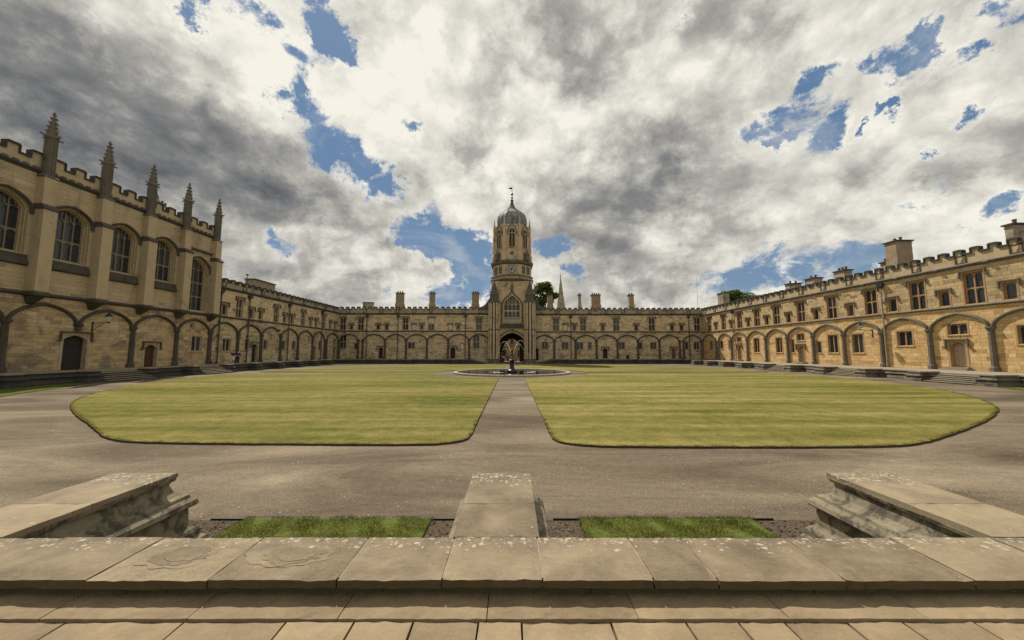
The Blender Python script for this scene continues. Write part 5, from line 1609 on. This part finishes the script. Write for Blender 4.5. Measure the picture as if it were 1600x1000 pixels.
def seg_sampler(pts, inner, sgn):
    import bisect
    acc, tot = [], 0.0
    for p, q in zip(pts[:-1], pts[1:]):
        tot += math.hypot(q[0] - p[0], q[1] - p[1])
        acc.append(tot)
    def f():
        t = R.uniform(0, tot)
        i = bisect.bisect_left(acc, t)
        p, q = pts[i], pts[i + 1]
        L = math.hypot(q[0] - p[0], q[1] - p[1]) or 1
        s = R.random()
        nx, ny2 = (q[1] - p[1]) / L * sgn, -(q[0] - p[0]) / L * sgn
        d = abs(R.gauss(0, inner))
        return (p[0] + (q[0] - p[0]) * s + nx * d, p[1] + (q[1] - p[1]) * s + ny2 * d, 0.045)
    return f
blades(14000, seg_sampler([p for p in LP if p[1] < 24], 0.05, 1), 0.03, 0.012, 'blade_dry', 'grass', 'ragged grass fringe along the near left lawn edge', 0.9)
blades(14000, seg_sampler([p for p in RP if p[1] < 24], 0.05, -1), 0.03, 0.012, 'blade_dry', 'grass', 'ragged grass fringe along the near right lawn edge', 0.9)

# ------------------------------------------------------------------ fountain in the middle of the lawns
ft = thing('fountain', 'round stone-rimmed fountain pool with a dark bronze statue', 'fountain', (FC[0], FC[1], 0))
N = 28
def rim_piece():
    mb = MB()
    a = math.pi / N - 0.004
    rings = []
    for k in range(5):
        t = -a + 2 * a * k / 4
        rings.append([(r * math.sin(t), -r * math.cos(t), z) for r, z in ((6.48, 0.0), (6.48, 0.17), (6.52, 0.20), (6.86, 0.20), (6.92, 0.15), (6.92, 0.0))])
    mb.loft(rings)
    return mb.mesh('kerb_stone', M['slab_rim'])
rm = rim_piece()
for k in range(N):
    link('kerb_stone', rm, ft, (0, 0, R.uniform(-0.004, 0.004)), (0, 0, 2 * math.pi * k / N))
wo = MB().add([(6.49 * math.cos(2 * math.pi * k / 64), 6.49 * math.sin(2 * math.pi * k / 64), 0.09) for k in range(64)], [tuple(range(64))]).build('pond_water', M['water'], None, (FC[0], FC[1], 0), fix=False)
tag(wo, 'dark rippled water in the round fountain pool', 'water', kind='structure')
MB().lathe([(0.62, 0.02), (0.62, 0.30), (0.50, 0.36), (0.42, 0.42), (0.34, 0.5), (0.27, 0.62), (0.25, 0.9), (0.23, 1.25), (0.26, 1.32), (0.38, 1.42), (0.42, 1.48), (0.40, 1.54), (0.2, 1.58), (0.0, 1.58)], 20).build('pedestal', M['bronze'], ft, None, True)

def skin_figure(name, joints, edges, mat, parent=None, loc=None, rot=None, root=0, sub=2):
    me = bpy.data.meshes.new(name)
    me.from_pydata([j[:3] for j in joints], edges, [])
    o = link(name, me, parent, loc, rot)
    md = o.modifiers.new('skin', 'SKIN')
    md.use_smooth_shade = True
    if not me.skin_vertices:
        me.skin_vertices.new()
    sv = me.skin_vertices[0].data
    for i, j in enumerate(joints):
        sv[i].radius = (j[3], j[4] if len(j) > 4 else j[3])
        sv[i].use_root = (i == root)
    ss = o.modifiers.new('sub', 'SUBSURF')
    ss.levels = ss.render_levels = sub
    me.materials.append(mat)
    return o

# statue: runner poised on one foot, one arm raised
J = [(0, 0, 0.86, .105), (0, 0.0, 1.02, .10), (0, -0.02, 1.22, .13), (0, -0.03, 1.34, .10), (0, -0.03, 1.42, .05), (0.01, -0.05, 1.53, .085), (0.01, -0.05, 1.62, .07),
     (0.10, 0, 0.80, .085), (0.11, -0.03, 0.44, .06), (0.06, 0.0, 0.08, .04), (0.06, -0.12, 0.03, .035),
     (-0.10, 0.02, 0.80, .085), (-0.13, -0.10, 0.48, .06), (-0.15, 0.30, 0.42, .045), (-0.15, 0.36, 0.33, .03),
     (0.19, -0.03, 1.33, .055), (0.34, -0.08, 1.46, .042), (0.30, -0.14, 1.70, .033), (0.30, -0.15, 1.80, .03),
     (-0.19, -0.03, 1.32, .055), (-0.30, 0.02, 1.08, .042), (-0.38, -0.12, 0.92, .033), (-0.41, -0.18, 0.88, .028)]
E_ = [(0, 1), (1, 2), (2, 3), (3, 4), (4, 5), (5, 6), (0, 7), (7, 8), (8, 9), (9, 10), (0, 11), (11, 12), (12, 13), (13, 14), (3, 15), (15, 16), (16, 17), (17, 18), (3, 19), (19, 20), (20, 21), (21, 22)]
st = skin_figure('statue', [(a * .78, b * .78, c * .78) + tuple(r * .82 for r in d) for a, b, c, *d in J], E_, M['bronze'], ft, (0, 0, 1.57))

def jet(sx, sy, apex, reach, z0, fall, k):
    mb = MB()
    pts = []
    n = 26
    for i in range(n + 1):
        t = i / n
        x = reach * t
        ta = 0.42
        z = apex - (apex - z0) * ((t - ta) / ta) ** 2 if t < ta else apex - (apex - fall) * ((t - ta) / (1 - ta)) ** 2
        pts.append((sx * x, sy * x, z))
    cut = 15
    mb.tube(pts[:cut], [0.022] * 5 + [0.018] * 5 + [0.016] * (cut - 10), 5)
    o = mb.build('water_jet', M['jet'], ft, None, True)
    dp = MB()
    for p in range(cut - 3, n):
        for _ in range(5):
            s = R.random()
            a, b = pts[p], pts[min(n, p + 1)]
            q = [a[i] + (b[i] - a[i]) * s + R.gauss(0, 0.025 + 0.003 * (p - cut)) for i in range(3)]
            r = R.uniform(0.010, 0.022)
            dp.lathe([(0.0, q[2] - r * 1.6), (r, q[2]), (0.0, q[2] + r * 1.6)], 5, cx=q[0], cy=q[1])
    tag(dp.build('water_drops', M['jet'], ft), kind='stuff')
    sp_ = MB()
    for _ in range(40):
        a, r = R.uniform(0, 6.28), abs(R.gauss(0, 0.3))
        sz = R.uniform(0.01, 0.03)
        sp_.lathe([(sz * 1.6, 0.091), (sz * 0.7, 0.091 + sz * 0.5), (0, 0.091 + sz)], 6, cx=sx * reach + math.cos(a) * r, cy=sy * reach + math.sin(a) * r)
    tag(sp_.build('splash', M['jet'], ft), kind='stuff')
jet(-1, 0.05, 3.75, 2.15, 1.75, 0.13, 0)
jet(1, 0.1, 3.85, 2.45, 1.75, 0.13, 1)
jet(0.97, -0.35, 3.45, 2.0, 1.75, 0.13, 2)
jet(-0.9, -0.4, 3.5, 1.7, 1.75, 0.13, 3)

# ------------------------------------------------------------------ wall lanterns
_m, _T, _b = new_mat('lantern_glass')
_b.inputs['Base Color'].default_value = (0.55, 0.56, 0.55, 1)
_b.inputs['Roughness'].default_value = 0.1
_b.inputs['Alpha'].default_value = 0.45
M['lantern'] = _m
def lantern(label, loc, rz, L):
    t = thing('wall_lantern', label, 'lantern', loc, rz, 'lanterns on wall brackets')
    MB().tube([(0, 0, 0), (0, -L, 0.05)], 0.03, 6).tube([(0, 0, -0.75), (0, -L * 0.35, -0.35), (0, -L * 0.75, 0.02)], 0.02, 6).box(-0.06, 0.06, -0.02, 0.0, -0.85, 0.12).build('bracket', M['iron'], t)
    MB().lathe([(0.10, 0.12), (0.14, 0.16), (0.22, 0.40), (0.25, 0.52), (0.22, 0.62)], 10).build('lantern_globe', M['lantern'], t, (0, -L, 0))
    MB().lathe([(0.27, 0.60), (0.27, 0.64), (0.16, 0.76), (0.08, 0.82), (0.09, 0.90), (0.0, 0.98)], 10).lathe([(0.04, 0.0), (0.12, 0.06), (0.12, 0.12), (0.05, 0.13)], 10).build('lantern_cap', M['iron'], t, (0, -L, 0))
lantern('iron lantern on a bracket on the sunlit wall at the right', (QX1 - 0.02, 42.1, 5.05), rad(-90), 1.45)
lantern('iron lantern on a bracket on the hall wall by the arched doorway', (QX0 + 0.02, 33.0, 5.2), rad(90), 1.45)
lantern('small iron lantern on the shaded range beyond the hall', (QX0 + 0.02, 57.6, 5.2), rad(90), 1.3)

# ------------------------------------------------------------------ people
SKIN = plain('skin', (0.45, 0.27, 0.19), 0.6, 0, 0.1)
def cloth(name, c):
    return plain(name, c, 0.85, 0, 0.2, 12)
C_BLACK, C_NAVY, C_WHITE, C_TAN, C_RED = cloth('black_cloth', (0.02, 0.02, 0.022)), cloth('navy_cloth', (0.03, 0.04, 0.08)), cloth('white_cloth', (0.7, 0.68, 0.64)), cloth('tan_cloth', (0.36, 0.28, 0.18)), cloth('red_cloth', (0.35, 0.05, 0.04))
HAIR = plain('dark_hair', (0.03, 0.02, 0.015), 0.6)
def person(label, loc, rz, top, legs, shorts=False, pack=None, stride=0.28, group=None, s=1.0):
    t = thing('person', label, 'person', loc, rz, group)
    t.scale = (s, s, s)
    d = stride
    B = [(0, 0, 0.95, .12, .09), (0, 0, 1.12, .12, .085), (0, 0, 1.32, .15, .10), (0, 0, 1.44, .10, .075), (0, -0.01, 1.52, .05), (0, -0.03, 1.60, .075, .085), (0, -0.02, 1.70, .07, .08),
         (.09, 0, .90, .085), (.10, -d * .6, .50, .06), (.10, -d * .75, .09, .042), (.10, -d * .75 - .14, .04, .035),
         (-.09, 0, .90, .085), (-.10, d * .25, .49, .06), (-.10, d, .13, .042), (-.10, d - .10, .04, .035),
         (.20, 0, 1.40, .06), (.25, .10, 1.14, .045), (.25, -.05, .93, .034), (.25, -.10, .86, .03),
         (-.20, 0, 1.40, .06), (-.25, -.06, 1.14, .045), (-.24, -.24, 1.0, .034), (-.23, -.30, .96, .03)]
    skin_figure('body', B, E_, SKIN, t, sub=1)
    k = 1.14
    sh = [B[i][:3] + tuple(r * k for r in B[i][3:]) for i in (0, 1, 2, 3, 15, 16, 19, 20)]
    if not shorts:
        sh2 = sh + [B[17][:3] + (.042,), B[21][:3] + (.042,)]
        skin_figure('jacket', sh2, [(0, 1), (1, 2), (2, 3), (3, 4), (4, 5), (3, 6), (6, 7), (5, 8), (7, 9)], top, t, sub=1)
    else:
        skin_figure('shirt', sh, [(0, 1), (1, 2), (2, 3), (3, 4), (4, 5), (3, 6), (6, 7)], top, t, sub=1)
    ids = (0, 7, 8, 11, 12) if shorts else (0, 7, 8, 9, 11, 12, 13)
    lg = [B[i][:3] + tuple(r * 1.16 for r in B[i][3:]) for i in ids]
    skin_figure('trousers' if not shorts else 'shorts', lg, [(0, 1), (1, 2), (0, 3), (3, 4)] if shorts else [(0, 1), (1, 2), (2, 3), (0, 4), (4, 5), (5, 6)], legs, t, sub=1)
    MB().lathe([(0.03, 1.62), (0.088, 1.66), (0.092, 1.72), (0.07, 1.79), (0.0, 1.81)], 10, cy=0.0).build('hair', HAIR, t, None, True)
    for sx_ in (-1, 1):
        MB().box(-0.045, 0.045, -0.14, 0.09, 0, 0.075).build('shoe', C_WHITE if shorts else C_BLACK, t, (sx_ * .10, (-d * .75 if sx_ > 0 else d - 0.02), 0.0))
    if pack:
        MB().loft([[(-.15, .09, z), (.15, .09, z), (.13, .09 + dp_, z), (-.13, .09 + dp_, z)] for z, dp_ in ((1.0, .12), (1.06, .19), (1.3, .18), (1.44, .08))]).build('backpack', pack, t)
person('person in a dark shirt and pale shorts walking on the left terrace', (-37.2, 47.4, SZ), rad(20), C_BLACK, C_WHITE, True, None, 0.30, 'people walking in the quad')
person('person in a dark jacket with a backpack walking on the left terrace', (-37.4, 48.5, SZ), rad(35), C_NAVY, C_BLACK, False, C_BLACK, 0.26, 'people walking in the quad')
person('person in a pale shirt standing in the gateway at the left', (-1.9, 80.5, 0), rad(0), C_WHITE, C_NAVY, True, None, 0.08, 'people in the gateway')
person('person in black clothes standing under the middle of the gate arch', (-0.95, 81.2, 0), rad(180), C_BLACK, C_NAVY, False, None, 0.1, 'people in the gateway')
person('person in a tan jacket walking through the gate at the right', (0.95, 79.6, 0), rad(10), C_TAN, C_TAN, False, None, 0.2, 'people in the gateway')

# ------------------------------------------------------------------ beyond the quad
def tree(label, base, height, crown, n, leaf, seed):
    r = random.Random(seed)
    t = thing('tree', label, 'tree', base, 0.0, 'trees behind the ranges')
    cz, rx, ry, rz_ = crown
    tk = MB()
    tk.tube([(0, 0, 0), (0.1, 0, height * .3), (-0.1, 0.1, height * .55), (0, 0, height * .8)], [0.5, 0.4, 0.28, 0.1], 8)
    clumps = []
    for k in range(26):
        a, e = r.uniform(0, 6.283), r.uniform(-0.7, 1.3)
        q = r.uniform(0.55, 0.95)
        c = (rx * q * math.cos(a) * math.cos(e), ry * q * math.sin(a) * math.cos(e), cz + rz_ * q * math.sin(e))
        clumps.append((c, r.uniform(0.22, 0.40) * rx))
        if k % 2 == 0:
            tk.tube([(0, 0, height * .45), (c[0] * .5, c[1] * .5, (height * .45 + c[2]) / 2 + .4), c], [0.2, 0.1, 0.03], 5)
    tk.build('trunk', M['bark'], t, None, True)
    mb = MB()
    for _ in range(n):
        c, rr = r.choice(clumps)
        d = Vector((r.gauss(0, 1), r.gauss(0, 1), r.gauss(0, 1)))
        d = d.normalized() * rr * r.random() ** 0.4
        p = Vector(c) + Vector((d.x, d.y, d.z * 0.75))
        ax = Vector((r.gauss(0, 1), r.gauss(0, 1), r.gauss(0, .6))).normalized()
        bx_ = ax.cross(Vector((r.gauss(0, 1), r.gauss(0, 1), r.gauss(0, 1)))).normalized()
        s = leaf * r.uniform(0.6, 1.3)
        mb.add([p - ax * s, p + bx_ * s * .5, p + ax * s, p - bx_ * s * .5], [(0, 1, 2, 3)], r.uniform(-0.5, 0.5))
    mb.build('crown', M['leaf'], t, fix=False)
tree('leafy green tree rising behind the range right of the gate tower', (9.8, 108.0, 0), 19, (19.0, 4.6, 4.0, 4.6), 7000, 0.34, 3)
tree('dark rounded tree showing above the battlements of the sunlit range', (62.0, 94.0, 0), 15, (15.0, 6.0, 7.0, 4.0), 9000, 0.36, 8)

sp_t = thing('church_spire', 'slim grey church spire far behind the range', 'spire', (27.9, 200.0, 0))
MB().lathe([(2.5, 27.0), (0.12, 45.5)], 8, phase=rad(22.5)).build('spire', M['parapet'], sp_t)
MB().box(-2.9, 2.9, -2.9, 2.9, 0, 27.0).build('steeple', M['parapet'], sp_t)
MB().lathe([(0.1, 45.3), (0.35, 45.8), (0.1, 46.2), (0.05, 48.0), (0, 48.0)], 8).build('finial', M['iron'], sp_t)
fp = MB().lathe([(0.08, 0), (0.06, 12), (0.035, 21.4), (0.06, 21.45), (0, 21.55)], 8).build('flagpole', plain('white_pole', (0.6, 0.6, 0.58), 0.5), None, (46.9, 88.5, 0))
tag(fp, 'thin white flagpole behind the far right corner', 'flagpole')

tag(MB().add([(-40, 92.0, 0.0), (40, 92.0, 0.0), (40, 107.9, 0.0), (-40, 107.9, 0.0)], [(0, 1, 2, 3)]).build('street', M['gravel'], fix=False), kind='structure')
sb = thing('street_house', 'pale stone building seen through the gate arch', 'building', (0, 104.0, 0))
sw = [(x, z, 0.95, 1.9) for x in (-4.4, -2.2, 0, 2.2, 4.4) for z in (1.0, 4.6)]
wall_mesh(-8, 6.5, 0, 10.5, [(x - w / 2, x + w / 2, z, z + h) for x, z, w, h in sw], 0.3).build('wall', M['n_wall'], sb, fix=False)
MB().box(-8, 6.5, 0.32, 3.0, 0, 10.4).build('rear_wall', M['void'], sb)
MB().box(-8.1, 6.6, -0.2, 3.1, 10.4, 11.0).build('parapet', M['parapet_n'], sb)
for x, z, w, h in sw:
    put_window(sb, x, z, window_spec(w, h, 2, 1, 'trim_n', False))
MB().box(-8, 6.5, -0.14, -0.001, 3.9, 4.15).build('string_course', M['trim_n'], sb)
